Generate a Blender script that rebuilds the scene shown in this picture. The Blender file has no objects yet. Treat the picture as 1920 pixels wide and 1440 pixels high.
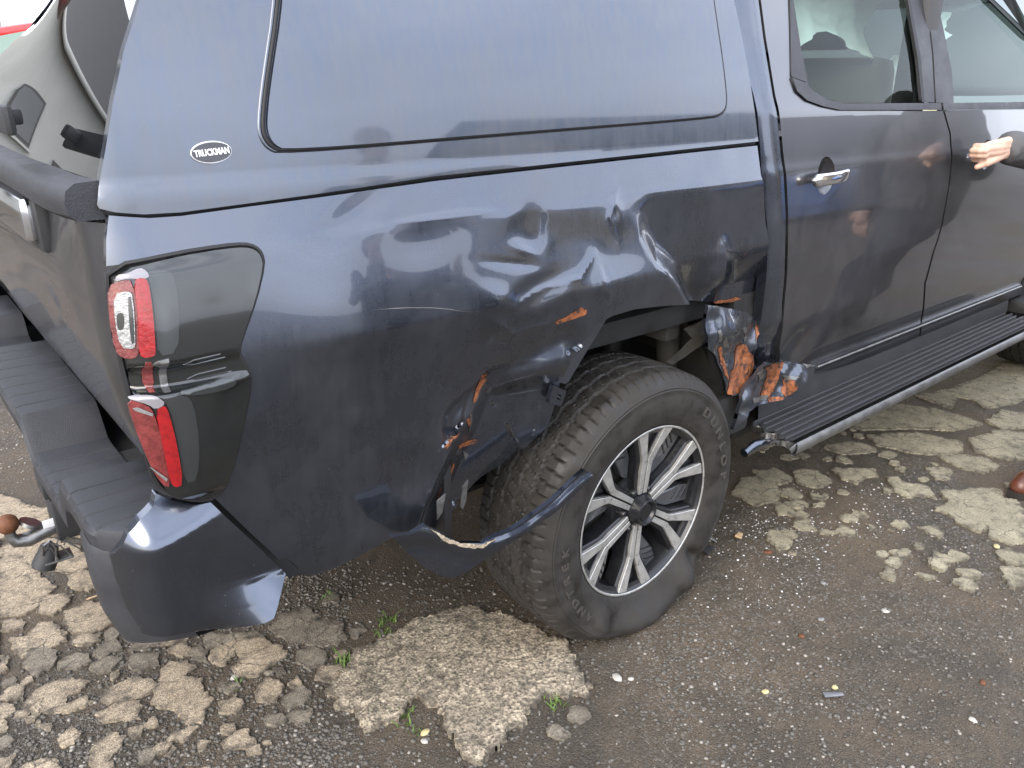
import bpy, bmesh, math, random
import numpy as np
from mathutils import Vector, Matrix, noise as mn
from mathutils.geometry import delaunay_2d_cdt
random.seed(7); np.random.seed(7)
R = math.radians
C = bpy.context.scene.collection
SC = bpy.context.scene
# ---------------------------------------------------------------- camera
CP = np.array([-1.42497, -1.15519, 1.41520])
YAW, PIT, ROL, FOC = 0.87732144, 0.3751656, 0.01049776, 1457.2085
_f = np.array([math.cos(YAW)*math.cos(PIT), math.sin(YAW)*math.cos(PIT), -math.sin(PIT)])
_r0 = np.array([math.sin(YAW), -math.cos(YAW), 0.0]); _u0 = np.cross(_r0, _f)
_r = math.cos(ROL)*_r0+math.sin(ROL)*_u0; _u = -math.sin(ROL)*_r0+math.cos(ROL)*_u0
cd = bpy.data.cameras.new('camera'); cam = bpy.data.objects.new('camera', cd); C.objects.link(cam)
cd.sensor_width = 36; cd.lens = 36*FOC/1920; cd.clip_start = 0.05; cd.clip_end = 2000
cam.matrix_world = Matrix(((_r[0], _u[0], -_f[0], CP[0]), (_r[1], _u[1], -_f[1], CP[1]), (_r[2], _u[2], -_f[2], CP[2]), (0, 0, 0, 1)))
SC.camera = cam
# ---------------------------------------------------------------- sky, sun, exposure
SUN_EL, SUN_AZ = R(34), math.atan2(-0.45, -1.0)      # direction towards the sun, measured from +x
w = bpy.data.worlds.new('World'); SC.world = w; w.use_nodes = True
nt = w.node_tree; nt.nodes.clear()
def NN(t, k, **kw):
    n = t.nodes.new(k)
    for a, b in kw.items():
        if a in n.inputs: n.inputs[a].default_value = b
        else: setattr(n, a, b)
    return n
out = NN(nt, 'ShaderNodeOutputWorld'); bg = NN(nt, 'ShaderNodeBackground'); bg.inputs[1].default_value = 0.115
sky = NN(nt, 'ShaderNodeTexSky'); sky.sky_type = 'NISHITA'; sky.sun_disc = False
sky.sun_elevation = SUN_EL; sky.sun_rotation = math.pi/2-SUN_AZ; sky.dust_density = 2.0; sky.air_density = 1.2; sky.ozone_density = 1.5
tc = NN(nt, 'ShaderNodeTexCoord'); mp = NN(nt, 'ShaderNodeMapping'); mp.inputs['Scale'].default_value = (1, 1, 2.6)
nz = NN(nt, 'ShaderNodeTexNoise', Scale=1.7, Detail=7.0, Roughness=0.55)
cr = NN(nt, 'ShaderNodeValToRGB'); cr.color_ramp.elements[0].position = 0.30; cr.color_ramp.elements[1].position = 0.62
cr.color_ramp.elements[0].color = (.42, .42, .42, 1); cr.color_ramp.elements[1].color = (.92, .92, .92, 1)
mx = NN(nt, 'ShaderNodeMix', data_type='RGBA'); mx.inputs[7].default_value = (9.9, 10.4, 11.9, 1)
L = nt.links.new
L(tc.outputs['Generated'], mp.inputs[0]); L(mp.outputs[0], nz.inputs[0]); L(nz.outputs[0], cr.inputs[0])
L(cr.outputs[0], mx.inputs[0]); L(sky.outputs[0], mx.inputs[6]); L(mx.outputs[2], bg.inputs[0]); L(bg.outputs[0], out.inputs[0])
sl = bpy.data.lights.new('sun', 'SUN'); sl.energy = 1.1; sl.angle = R(42); sl.color = (1, .87, .70)
so = bpy.data.objects.new('sun', sl); C.objects.link(so)
sd = Vector((math.cos(SUN_AZ)*math.cos(SUN_EL), math.sin(SUN_AZ)*math.cos(SUN_EL), math.sin(SUN_EL)))
so.rotation_euler = sd.to_track_quat('Z', 'Y').to_euler()
vs = SC.view_settings; vs.view_transform = 'Standard'; vs.look = 'None'; vs.exposure = 1.42; vs.gamma = 1; vs.use_curve_mapping = False
SC.cycles.max_bounces = 8
# ---------------------------------------------------------------- helpers
def ray(px):
    d = (px[0]-960)/FOC*_r-(px[1]-720)/FOC*_u+_f
    return d
def onp(px, axis, val):
    d = ray(px); t = (val-CP[axis])/d[axis]; return CP+t*d
def at_y(px, y=0.0): p = onp(px, 1, y); return (p[0], p[2])        # -> x, z
def at_x(px, x): p = onp(px, 0, x); return (p[1], p[2])             # -> y, z
def at_z(px, z=0.0): p = onp(px, 2, z); return (p[0], p[1])         # -> x, y
def at_s(px, S):                                                    # on the surface y = S(x, z) -> x, z
    d = ray(px); y = 0.0
    for _ in range(12):
        t = (y-CP[1])/d[1]; p = CP+t*d; y = .4*y+.6*float(S(np.array([p[0]]), np.array([p[2]]))[0])
    t = (y-CP[1])/d[1]; p = CP+t*d
    return (p[0], p[2])
def tag(o, label=None, cat=None, group=None, kind=None):
    if label: o['label'] = label
    if cat: o['category'] = cat
    if group: o['group'] = group
    if kind: o['kind'] = kind
    return o
def empty(name, loc=(0, 0, 0)):
    o = bpy.data.objects.new(name, None); C.objects.link(o); o.location = loc; return o
def link(name, me, parent=None):
    o = bpy.data.objects.new(name, me); C.objects.link(o)
    if parent is not None: o.parent = parent
    return o
def mesh(name, V, F, mat, parent=None, smooth=True, normals=None):
    me = bpy.data.meshes.new(name); me.from_pydata([tuple(map(float, v)) for v in V], [], [tuple(map(int, f)) for f in F])
    if mat is not None: me.materials.append(mat)
    me.polygons.foreach_set('use_smooth', [smooth]*len(me.polygons))
    me.update()
    if normals is not None:
        me.normals_split_custom_set_from_vertices([tuple(map(float, n)) for n in normals])
    return link(name, me, parent)
def sharp(o, deg=35):
    me = o.data
    bm = bmesh.new(); bm.from_mesh(me)
    bmesh.ops.recalc_face_normals(bm, faces=bm.faces)
    for e in bm.edges:
        if len(e.link_faces) == 2 and e.calc_face_angle(0) > R(deg): e.smooth = False
    for f in bm.faces: f.smooth = True
    bm.to_mesh(me); bm.free(); return o
def _h(ix, iy, s):
    n = (ix*374761393+iy*668265263+s*974634777) & 0xffffffff
    n = ((n ^ (n >> 13))*1274126177) & 0xffffffff
    return ((n ^ (n >> 16)) & 0xffff)/65535.0
def vn(x, y, s=0):
    x = np.asarray(x, float); y = np.asarray(y, float)
    ix = np.floor(x).astype(np.int64); iy = np.floor(y).astype(np.int64); fx = x-ix; fy = y-iy
    fx = fx*fx*(3-2*fx); fy = fy*fy*(3-2*fy)
    a = _h(ix, iy, s); b = _h(ix+1, iy, s); c = _h(ix, iy+1, s); d = _h(ix+1, iy+1, s)
    return (a*(1-fx)+b*fx)*(1-fy)+(c*(1-fx)+d*fx)*fy-.5
def fbm(x, y, s=0, o=4):
    r = 0; a = 1.0
    for i in range(o): r = r+a*vn(np.asarray(x)*2**i, np.asarray(y)*2**i, s+i*17); a *= .5
    return r
def sst(a, b, x): t = np.clip((x-a)/(b-a), 0, 1); return t*t*(3-2*t)
def resample(P, sp, closed=True):
    P = [np.array(p, float) for p in P]; o = []; n = len(P)
    for i in range(n if closed else n-1):
        a, b = P[i], P[(i+1) % n]; k = max(1, int(round(np.linalg.norm(b-a)/sp)))
        for j in range(k): o.append(a+(b-a)*j/k)
    if not closed: o.append(P[-1])
    return np.array(o)
def smoothpoly(P, it=2, closed=True):                                # corner cutting
    P = np.array(P, float)
    for _ in range(it):
        Q = np.roll(P, -1, 0)
        A = .75*P+.25*Q; B = .25*P+.75*Q
        if closed: P = np.stack([A, B], 1).reshape(-1, 2)
        else: P = np.concatenate([P[:1], np.stack([A, B], 1).reshape(-1, 2)[:-2], P[-1:]])
    return P
def inside(Q, poly):
    x, y = Q[:, 0], Q[:, 1]; r = np.zeros(len(Q), bool); n = len(poly)
    for i in range(n):
        x0, y0 = poly[i]; x1, y1 = poly[(i+1) % n]
        if y0 == y1: continue
        c = ((y0 > y) != (y1 > y)) & (x < (x1-x0)*(y-y0)/(y1-y0)+x0); r ^= c
    return r
def segdist(Q, P, closed=True):
    d = np.full(len(Q), 1e9); n = len(P)
    for i in range(n if closed else n-1):
        a, b = P[i], P[(i+1) % n]; ab = b-a; L2 = (ab@ab)+1e-12
        t = np.clip(((Q-a)@ab)/L2, 0, 1); d = np.minimum(d, np.linalg.norm(Q-a-t[:, None]*ab, axis=1))
    return d
def fill(outline, sp, holes=()):
    B = resample(outline, sp); Hs = [resample(h, sp) for h in holes]
    lo, hi = B.min(0), B.max(0)
    gx, gy = np.meshgrid(np.arange(lo[0], hi[0], sp), np.arange(lo[1], hi[1], sp*.866))
    gx[1::2] += sp*.5
    Q = np.stack([gx.ravel(), gy.ravel()], 1); m = inside(Q, B)
    for h in Hs: m &= ~inside(Q, h)
    Q = Q[m]; d = segdist(Q, B)
    for h in Hs: d = np.minimum(d, segdist(Q, h))
    Q = Q[d > sp*.55]
    loops = [B]+Hs; pts = []; ed = []; k = 0
    for l in loops:
        n = len(l); ed += [(k+i, k+(i+1) % n) for i in range(n)]; pts += list(l); k += n
    pts += list(Q)
    r = delaunay_2d_cdt([Vector((float(a), float(b))) for a, b in pts], ed, [], 0, 1e-7)
    V = np.array([(v.x, v.y) for v in r[0]]); F = [f for f in r[2] if len(f) == 3]
    F = np.array(F); c = V[F].mean(1); m = inside(c, B)
    for h in Hs: m &= ~inside(c, h)
    return V, F[m]
def panel(name, outline, S, mat, parent=None, sp=.02, holes=(), th=.012, axis=1, sign=1, off=0.0):
    """sheet whose coordinate `axis` is S(a,b); outline in the two other coordinates; outward = -axis; edges turned in by th"""
    V, F = fill(outline, sp, holes)
    a, b = V[:, 0], V[:, 1]; e = 1e-3
    y = S(a, b)-off*sign
    ga = (S(a+e, b)-S(a-e, b))/(2*e); gb = (S(a, b+e)-S(a, b-e))/(2*e)
    N = np.stack([ga, -np.ones_like(ga), gb], 1)*sign
    N /= np.linalg.norm(N, axis=1)[:, None]
    P = np.stack([a, y, b], 1)
    # orient
    A, B, D = P[F[:, 0]], P[F[:, 1]], P[F[:, 2]]; fn = np.cross(B-A, D-A)
    flip = (fn*N[F[:, 0]]).sum(1) < 0; F = F.copy(); F[flip] = F[flip][:, ::-1]
    F = [tuple(f) for f in F]
    from collections import Counter
    cnt = {}
    for f in F:
        for i in range(3):
            k = (f[i], f[(i+1) % 3]); cnt[k] = 1
    P = list(P); N = list(N)
    if th:
        mp_ = {}
        def dup(i, dy, inn):
            k = (i, inn)
            if k not in mp_:
                p = P[i].copy(); p[1] += dy; mp_[k] = len(P); P.append(p); N.append(None)
            return mp_[k]
        bd = [k for k in cnt if (k[1], k[0]) not in cnt]
        base = len(P)
        for (i, j) in bd:
            e0 = dup(i, 0, 0); e1 = dup(j, 0, 0); f0 = dup(i, th*sign, 1); f1 = dup(j, th*sign, 1)
            F.append((e1, e0, f0, f1))
            d = P[e1]-P[e0]; n = np.cross(d, np.array([0, 1.0, 0])*sign); n = -n/(np.linalg.norm(n)+1e-12)
            n2 = np.cross(P[e0]-P[e1], P[f0]-P[e0]); n2 /= (np.linalg.norm(n2)+1e-12)
            for q in (e0, e1, f0, f1): N[q] = n2 if N[q] is None else N[q]+n2
        N = [n/(np.linalg.norm(n)+1e-12) for n in N]
    P = np.array(P); N = np.array(N)
    if axis == 0: P = P[:, [1, 0, 2]]; N = N[:, [1, 0, 2]]; F = [tuple(reversed(f)) for f in F]
    elif axis == 2: P = P[:, [0, 2, 1]]; N = N[:, [0, 2, 1]]; F = [tuple(reversed(f)) for f in F]
    return mesh(name, P, F, mat, parent, True, N)
def tube(name, pts, r, mat, parent=None, seg=8, closed=False, flat=None):
    pts = [Vector(p) for p in pts]; n = len(pts); V = []; F = []
    rr = r if hasattr(r, '__len__') else [r]*n
    up = Vector((0, 0, 1)); prev = None
    for i, p in enumerate(pts):
        if closed: t = (pts[(i+1) % n]-pts[i-1])
        else: t = pts[min(i+1, n-1)]-pts[max(i-1, 0)]
        t.normalize()
        a = prev if prev is not None else (up if abs(t.z) < .9 else Vector((1, 0, 0)))
        s = t.cross(a); s.normalize(); b = s.cross(t); prev = b
        for k in range(seg):
            th = 2*math.pi*k/seg; q = p+(s*math.cos(th)*(flat or 1)+b*math.sin(th))*rr[i]; V.append(q)
    m = n if closed else n-1
    for i in range(m):
        for k in range(seg):
            a = i*seg+k; b = i*seg+(k+1) % seg; c = ((i+1) % n)*seg+(k+1) % seg; d = ((i+1) % n)*seg+k
            F.append((a, b, c, d))
    if not closed:
        F.append(tuple(reversed(range(seg)))); F.append(tuple((n-1)*seg+k for k in range(seg)))
    return sharp(mesh(name, V, F, mat, parent), 50)
def box(name, lo, hi, mat, parent=None, bev=0.004, rot=None, piv=None):
    bm = bmesh.new(); bmesh.ops.create_cube(bm, size=1)
    c = [(lo[i]+hi[i])/2 for i in range(3)]; s = [hi[i]-lo[i] for i in range(3)]
    for v in bm.verts: v.co = Vector((v.co.x*s[0], v.co.y*s[1], v.co.z*s[2]))
    if bev: bmesh.ops.bevel(bm, geom=list(bm.edges), offset=bev, segments=2, affect='EDGES', profile=.6)
    if rot is not None: bm.transform(rot.to_4x4())
    for v in bm.verts: v.co += Vector(c)
    me = bpy.data.meshes.new(name); bm.to_mesh(me); bm.free(); me.materials.append(mat)
    o = link(name, me, parent); return sharp(o, 40)
def loft(name, secs, mat, parent=None, closed=False, caps=False, ang=40):
    n = len(secs[0]); V = [p for s in secs for p in s]; F = []
    for i in range(len(secs)-1):
        for k in range(n if closed else n-1):
            F.append((i*n+k, i*n+(k+1) % n, (i+1)*n+(k+1) % n, (i+1)*n+k))
    if caps: F.append(tuple(range(n))[::-1]); F.append(tuple((len(secs)-1)*n+k for k in range(n)))
    return sharp(mesh(name, V, F, mat, parent), ang)
def join(name, obs, parent=None):
    V = []; F = []; mats = []; mi = []; k = 0; sm = []
    for o in obs:
        me = o.data; base = len(mats)
        for m in me.materials: 
            if m not in mats: mats.append(m)
        V += [tuple(v.co) for v in me.vertices]
        for p in me.polygons: F.append(tuple(k+i for i in p.vertices)); mi.append(mats.index(me.materials[p.material_index]) if len(me.materials) else 0)
        k += len(me.vertices)
    me = bpy.data.meshes.new(name); me.from_pydata(V, [], F)
    for m in mats: me.materials.append(m)
    me.polygons.foreach_set('material_index', mi)
    for o in obs: m_ = o.data; bpy.data.objects.remove(o)
    o = link(name, me, parent); sharp(o, 40); return o
def solidify_strip(name, path, width_vec, th_vec, mat, parent=None):
    """ribbon: path points, width vector(s), thickness vector"""
    secs = []
    for i, p in enumerate(path):
        p = Vector(p); wv = Vector(width_vec[i] if hasattr(width_vec[0], '__len__') else width_vec); tv = Vector(th_vec)
        secs.append([p, p+wv, p+wv+tv, p+tv])
    return loft(name, secs, mat, parent, closed=True, caps=True)
def text_mesh(s, size, extrude=0.001, bold=0.0, font_shear=0.0):
    cu = bpy.data.curves.new('lettering', 'FONT'); cu.body = s; cu.size = size; cu.extrude = extrude; cu.align_x = 'CENTER'; cu.align_y = 'CENTER'; cu.offset = bold; cu.shear = font_shear; cu.resolution_u = 3
    o = bpy.data.objects.new('t', cu); C.objects.link(o)
    dg = bpy.context.evaluated_depsgraph_get(); me = bpy.data.meshes.new_from_object(o.evaluated_get(dg))
    bpy.data.objects.remove(o); return me
# ---------------------------------------------------------------- materials
def nmat(name):
    m = bpy.data.materials.new(name); m.use_nodes = True; return m, m.node_tree, m.node_tree.nodes['Principled BSDF']
def mat(name, col, rough=.5, metal=0, coat=0, bump=0, bscale=200, var=0, vscale=8, spec=.5, coatr=.03, ior=1.5, sheen=0):
    m, t, b = nmat(name); b.inputs['Base Color'].default_value = (*col, 1); b.inputs['Roughness'].default_value = rough; b.inputs['Metallic'].default_value = metal
    b.inputs['Coat Weight'].default_value = coat; b.inputs['Coat Roughness'].default_value = coatr; b.inputs['Specular IOR Level'].default_value = spec; b.inputs['IOR'].default_value = ior
    l = t.links.new
    tc = NN(t, 'ShaderNodeTexCoord')
    if var:
        n = NN(t, 'ShaderNodeTexNoise', Scale=vscale, Detail=6.0, Roughness=.65); l(tc.outputs['Object'], n.inputs[0])
        r = NN(t, 'ShaderNodeMapRange'); r.inputs[1].default_value = .3; r.inputs[2].default_value = .7; r.inputs[3].default_value = 1-var; r.inputs[4].default_value = 1+var; l(n.outputs[0], r.inputs[0])
        x = NN(t, 'ShaderNodeVectorMath', operation='SCALE'); x.inputs[0].default_value = col; l(r.outputs[0], x.inputs['Scale']); l(x.outputs[0], b.inputs['Base Color'])
        rr = NN(t, 'ShaderNodeMapRange'); rr.inputs[1].default_value = .3; rr.inputs[2].default_value = .7; rr.inputs[3].default_value = max(0.02, rough*(1-var)); rr.inputs[4].default_value = min(1, rough*(1+var)); l(n.outputs[0], rr.inputs[0]); l(rr.outputs[0], b.inputs['Roughness'])
    if bump:
        n2 = NN(t, 'ShaderNodeTexNoise', Scale=bscale, Detail=4.0); l(tc.outputs['Object'], n2.inputs[0])
        bp = NN(t, 'ShaderNodeBump', Strength=bump, Distance=.002); l(n2.outputs[0], bp.inputs['Height']); l(bp.outputs[0], b.inputs['Normal'])
    return m
def paint(name, col, dust=.25, streak=.5, rough=.3, coatw=1.0, met=.97):
    """metallic paint under clear coat with a film of road dust that lies in streaks and low patches"""
    m, t, b = nmat(name); l = t.links.new
    tc = NN(t, 'ShaderNodeTexCoord')
    mp = NN(t, 'ShaderNodeMapping'); mp.inputs['Scale'].default_value = (70, 70, 6); l(tc.outputs['Object'], mp.inputs[0])
    n1 = NN(t, 'ShaderNodeTexNoise', Scale=1.0, Detail=5.0, Roughness=.6); l(mp.outputs[0], n1.inputs[0])
    n2 = NN(t, 'ShaderNodeTexNoise', Scale=5.0, Detail=8.0, Roughness=.7); l(tc.outputs['Object'], n2.inputs[0])
    n3 = NN(t, 'ShaderNodeTexNoise', Scale=420.0, Detail=2.0); l(tc.outputs['Object'], n3.inputs[0])
    a = NN(t, 'ShaderNodeMath', operation='MULTIPLY'); l(n1.outputs[0], a.inputs[0]); a.inputs[1].default_value = streak
    c = NN(t, 'ShaderNodeMath', operation='ADD'); l(a.outputs[0], c.inputs[0]); l(n2.outputs[0], c.inputs[1])
    r = NN(t, 'ShaderNodeMapRange'); r.inputs[1].default_value = .45+streak*.4; r.inputs[2].default_value = .8+streak*.5; r.inputs[3].default_value = dust*dust*.6; r.inputs[4].default_value = dust; l(c.outputs[0], r.inputs[0])
    mx = NN(t, 'ShaderNodeMix', data_type='RGBA'); mx.inputs[6].default_value = (*col, 1); mx.inputs[7].default_value = (.16, .15, .135, 1); l(r.outputs[0], mx.inputs[0]); l(mx.outputs[2], b.inputs['Base Color'])
    vs_ = NN(t, 'ShaderNodeTexVoronoi', Scale=55.0); l(tc.outputs['Object'], vs_.inputs['Vector']); sc_ = NN(t, 'ShaderNodeSeparateColor'); l(vs_.outputs['Color'], sc_.inputs[0])
    t1 = NN(t, 'ShaderNodeMath', operation='MULTIPLY'); l(sc_.outputs[0], t1.inputs[0]); t1.inputs[1].default_value = .075
    t2 = NN(t, 'ShaderNodeMath', operation='SUBTRACT'); l(t1.outputs[0], t2.inputs[0]); l(vs_.outputs['Distance'], t2.inputs[1])
    t3 = NN(t, 'ShaderNodeMapRange'); t3.inputs[1].default_value = 0; t3.inputs[2].default_value = .03; t3.inputs[3].default_value = 0; t3.inputs[4].default_value = .8; l(t2.outputs[0], t3.inputs[0])
    sm_ = NN(t, 'ShaderNodeMath', operation='MAXIMUM'); l(r.outputs[0], sm_.inputs[0]); l(t3.outputs[0], sm_.inputs[1]); r = sm_; l(r.outputs[0], mx.inputs[0])
    mm = NN(t, 'ShaderNodeMapRange'); mm.inputs[3].default_value = met; mm.inputs[4].default_value = met*.2; l(r.outputs[0], mm.inputs[0]); l(mm.outputs[0], b.inputs['Metallic'])
    rr = NN(t, 'ShaderNodeMapRange'); rr.inputs[3].default_value = rough; rr.inputs[4].default_value = .8; l(r.outputs[0], rr.inputs[0]); l(rr.outputs[0], b.inputs['Roughness'])
    cr = NN(t, 'ShaderNodeMapRange'); cr.inputs[3].default_value = .015; cr.inputs[4].default_value = .35; l(r.outputs[0], cr.inputs[0]); l(cr.outputs[0], b.inputs['Coat Roughness'])
    b.inputs['Coat Weight'].default_value = coatw
    bp = NN(t, 'ShaderNodeBump', Strength=.04, Distance=.0006); l(n3.outputs[0], bp.inputs['Height']); l(bp.outputs[0], b.inputs['Normal'])
    return m
PC = (.088, .103, .136)
M_paint = paint('grey_blue_metallic_paint', PC, .10, .2, .2)
M_dusty = paint('dusty_grey_blue_paint', (.098, .116, .150), .30, .9, .28)
M_dent = paint('panel_paint', PC, .26, .3, .24)
M_cab = paint('cab_paint', (.115, .117, .128), .24, .3, .3)
M_black = mat('black_textured_plastic', (.028, .029, .031), .55, bump=.35, bscale=350, var=.15, vscale=12)
M_step = mat('grey_step_plastic', (.030, .031, .036), .5, bump=.4, bscale=500, var=.3, vscale=10)
M_rubber = mat('black_rubber_seal', (.012, .012, .013), .6)
M_dark = mat('dark_underbody', (.02, .02, .02), .8, bump=.5, bscale=40, var=.4)
M_liner = mat('muddy_arch_liner', (.040, .037, .030), .85, bump=.6, bscale=60, var=.35, vscale=9)
def primer_mat():
    m, t, b = nmat('scraped_orange_primer'); l = t.links.new; tc = NN(t, 'ShaderNodeTexCoord')
    n = NN(t, 'ShaderNodeTexNoise', Scale=55.0, Detail=8.0, Roughness=.75); l(tc.outputs['Object'], n.inputs[0])
    r = NN(t, 'ShaderNodeValToRGB'); e = r.color_ramp.elements; e[0].position = .40; e[0].color = (.02, .018, .02, 1); e[1].position = .70; e[1].color = (.40, .17, .08, 1)
    k = e.new(.47); k.color = (.17, .06, .025, 1); k = e.new(.58); k.color = (.30, .10, .035, 1)
    l(n.outputs[0], r.inputs[0]); l(r.outputs[0], b.inputs['Base Color']); b.inputs['Roughness'].default_value = .5
    bp = NN(t, 'ShaderNodeBump', Strength=.5, Distance=.002); l(n.outputs[0], bp.inputs['Height']); l(bp.outputs[0], b.inputs['Normal']); return m
M_orange = primer_mat()
M_chrome = mat('chrome', (.75, .76, .78), .12, 1)
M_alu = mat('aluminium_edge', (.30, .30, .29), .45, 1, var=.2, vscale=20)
M_machined = mat('machined_alloy', (.46, .46, .44), .32, .55, coat=.5, var=.25, vscale=30)
M_alloydark = mat('dark_alloy_paint', (.026, .027, .031), .4, .6, coat=.4, var=.2, vscale=20)
M_blackglass = mat('privacy_glass', (.008, .009, .01), .02, coat=1, ior=1.75, coatr=.0)
M_white = mat('white_print', (.75, .76, .78), .4)
M_badge = mat('badge_grey', (.022, .022, .028), .3, coat=.6)
M_red = mat('red_lens', (.27, .004, .007), .15, coat=1, bump=.3, bscale=170, var=.3, vscale=90)
M_redin = mat('faded_red_lens', (.15, .022, .022), .3, coat=1, var=.45, vscale=70, bump=.5, bscale=200)
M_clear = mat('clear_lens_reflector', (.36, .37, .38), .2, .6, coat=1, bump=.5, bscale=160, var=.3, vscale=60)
M_lenscap = mat('milky_lens_edge', (.22, .21, .23), .2, coat=1)
M_smoke = mat('smoked_lens', (.010, .012, .012), .08, coat=1, ior=1.5, var=.2)
M_smokegrey = mat('grey_lens_band', (.028, .032, .032), .15, coat=1)
M_rust = mat('rusty_iron', (.16, .065, .03), .7, .3, bump=.6, bscale=120, var=.4, vscale=40)
M_steel = mat('dirty_steel', (.25, .25, .25), .4, .9, var=.3, vscale=40)
M_moss = mat('weed_leaf', (.10, .17, .03), .6)
M_airbag = mat('white_airbag_cloth', (.72, .74, .73), .9, bump=.4, bscale=60)
M_seat = mat('seat_cloth', (.15, .135, .12), .9)
M_trim = mat('interior_trim', (.06, .06, .063), .7)
M_skin = mat('skin', (.62, .40, .30), .5, var=.1, vscale=40)
M_jacket = mat('dark_quilted_jacket', (.075, .075, .078), .7, bump=.5, bscale=90, var=.25, vscale=30)
M_jeans = mat('dark_jeans', (.03, .035, .05), .9)
M_leather = mat('brown_leather', (.10, .032, .018), .35, coat=.3, var=.25, vscale=30)
M_sole = mat('shoe_sole', (.02, .015, .012), .7)
def glassmat(name, tint, refl=1.0):
    m = bpy.data.materials.new(name); m.use_nodes = True; t = m.node_tree; t.nodes.clear()
    o = NN(t, 'ShaderNodeOutputMaterial'); tr = NN(t, 'ShaderNodeBsdfTransparent'); tr.inputs[0].default_value = (*tint, 1)
    g = NN(t, 'ShaderNodeBsdfGlossy'); g.inputs['Roughness'].default_value = 0.01; g.inputs[0].default_value = (.95, 1, .97, 1)
    f = NN(t, 'ShaderNodeFresnel'); f.inputs[0].default_value = 1.27; x = NN(t, 'ShaderNodeMixShader')
    t.links.new(f.outputs[0], x.inputs[0]); t.links.new(tr.outputs[0], x.inputs[1]); t.links.new(g.outputs[0], x.inputs[2]); t.links.new(x.outputs[0], o.inputs[0]); return m
M_glass = glassmat('green_tinted_glass', (.80, .93, .85))
M_clearglass = glassmat('clear_lens_cover', (.85, .85, .85))
# ---------------------------------------------------------------- ground
def ground_mat():
    m, t, b = nmat('wet_grit_and_mud'); l = t.links.new
    tc = NN(t, 'ShaderNodeTexCoord')
    n1 = NN(t, 'ShaderNodeTexNoise', Scale=1.6, Detail=7.0, Roughness=.6); l(tc.outputs['Object'], n1.inputs[0])
    n2 = NN(t, 'ShaderNodeTexNoise', Scale=14.0, Detail=8.0, Roughness=.7); l(tc.outputs['Object'], n2.inputs[0])
    v1 = NN(t, 'ShaderNodeTexVoronoi', Scale=150.0); l(tc.outputs['Object'], v1.inputs['Vector'])
    v2 = NN(t, 'ShaderNodeTexVoronoi', Scale=420.0); l(tc.outputs['Object'], v2.inputs['Vector'])
    r1 = NN(t, 'ShaderNodeValToRGB'); e = r1.color_ramp.elements
    e[0].position = .3; e[0].color = (.036, .031, .023, 1); e[1].position = .72; e[1].color = (.120, .090, .060, 1)
    k = e.new(.5); k.color = (.074, .059, .041, 1)
    mm = NN(t, 'ShaderNodeMath', operation='ADD'); l(n1.outputs[0], mm.inputs[0])
    ms = NN(t, 'ShaderNodeMath', operation='MULTIPLY_ADD'); l(n2.outputs[0], ms.inputs[0]); ms.inputs[1].default_value = .55; ms.inputs[2].default_value = -.27; l(ms.outputs[0], mm.inputs[1])
    l(mm.outputs[0], r1.inputs[0])
    # grit grains
    sp = NN(t, 'ShaderNodeSeparateColor'); l(v1.outputs['Color'], sp.inputs[0])
    g = NN(t, 'ShaderNodeMapRange'); g.inputs[1].default_value = .72; g.inputs[2].default_value = 1.0; g.inputs[3].default_value = 0; g.inputs[4].default_value = .75; l(sp.outputs[0], g.inputs[0])
    n4 = NN(t, 'ShaderNodeTexNoise', Scale=2.3, Detail=4.0); l(tc.outputs['Object'], n4.inputs[0]); gm = NN(t, 'ShaderNodeMapRange'); gm.inputs[1].default_value = .42; gm.inputs[2].default_value = .6; gm.inputs[3].default_value = .08; gm.inputs[4].default_value = 1; l(n4.outputs[0], gm.inputs[0]); gg = NN(t, 'ShaderNodeMath', operation='MULTIPLY'); l(g.outputs[0], gg.inputs[0]); l(gm.outputs[0], gg.inputs[1])
    mx = NN(t, 'ShaderNodeMix', data_type='RGBA'); l(gg.outputs[0], mx.inputs[0]); l(r1.outputs[0], mx.inputs[6]); mx.inputs[7].default_value = (.20, .19, .17, 1)
    sp2 = NN(t, 'ShaderNodeSeparateColor'); l(v2.outputs['Color'], sp2.inputs[0])
    g2 = NN(t, 'ShaderNodeMapRange'); g2.inputs[3].default_value = .6; g2.inputs[4].default_value = 1.4; l(sp2.outputs[1], g2.inputs[0])
    vm = NN(t, 'ShaderNodeVectorMath', operation='SCALE'); l(mx.outputs[2], vm.inputs[0]); l(g2.outputs[0], vm.inputs['Scale']); l(vm.outputs[0], b.inputs['Base Color'])
    rr = NN(t, 'ShaderNodeMapRange'); rr.inputs[1].default_value = .3; rr.inputs[2].default_value = .7; rr.inputs[3].default_value = .38; rr.inputs[4].default_value = .85; l(mm.outputs[0], rr.inputs[0]); l(rr.outputs[0], b.inputs['Roughness'])
    a = NN(t, 'ShaderNodeMath', operation='ADD'); l(v1.outputs['Distance'], a.inputs[0]); l(n2.outputs[0], a.inputs[1])
    a2 = NN(t, 'ShaderNodeMath', operation='ADD'); l(a.outputs[0], a2.inputs[0]); l(v2.outputs['Distance'], a2.inputs[1])
    bp = NN(t, 'ShaderNodeBump', Strength=.7, Distance=.004); bp.invert = True; l(a2.outputs[0], bp.inputs['Height']); l(bp.outputs[0], b.inputs['Normal'])
    return m
M_ground = ground_mat()
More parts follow.
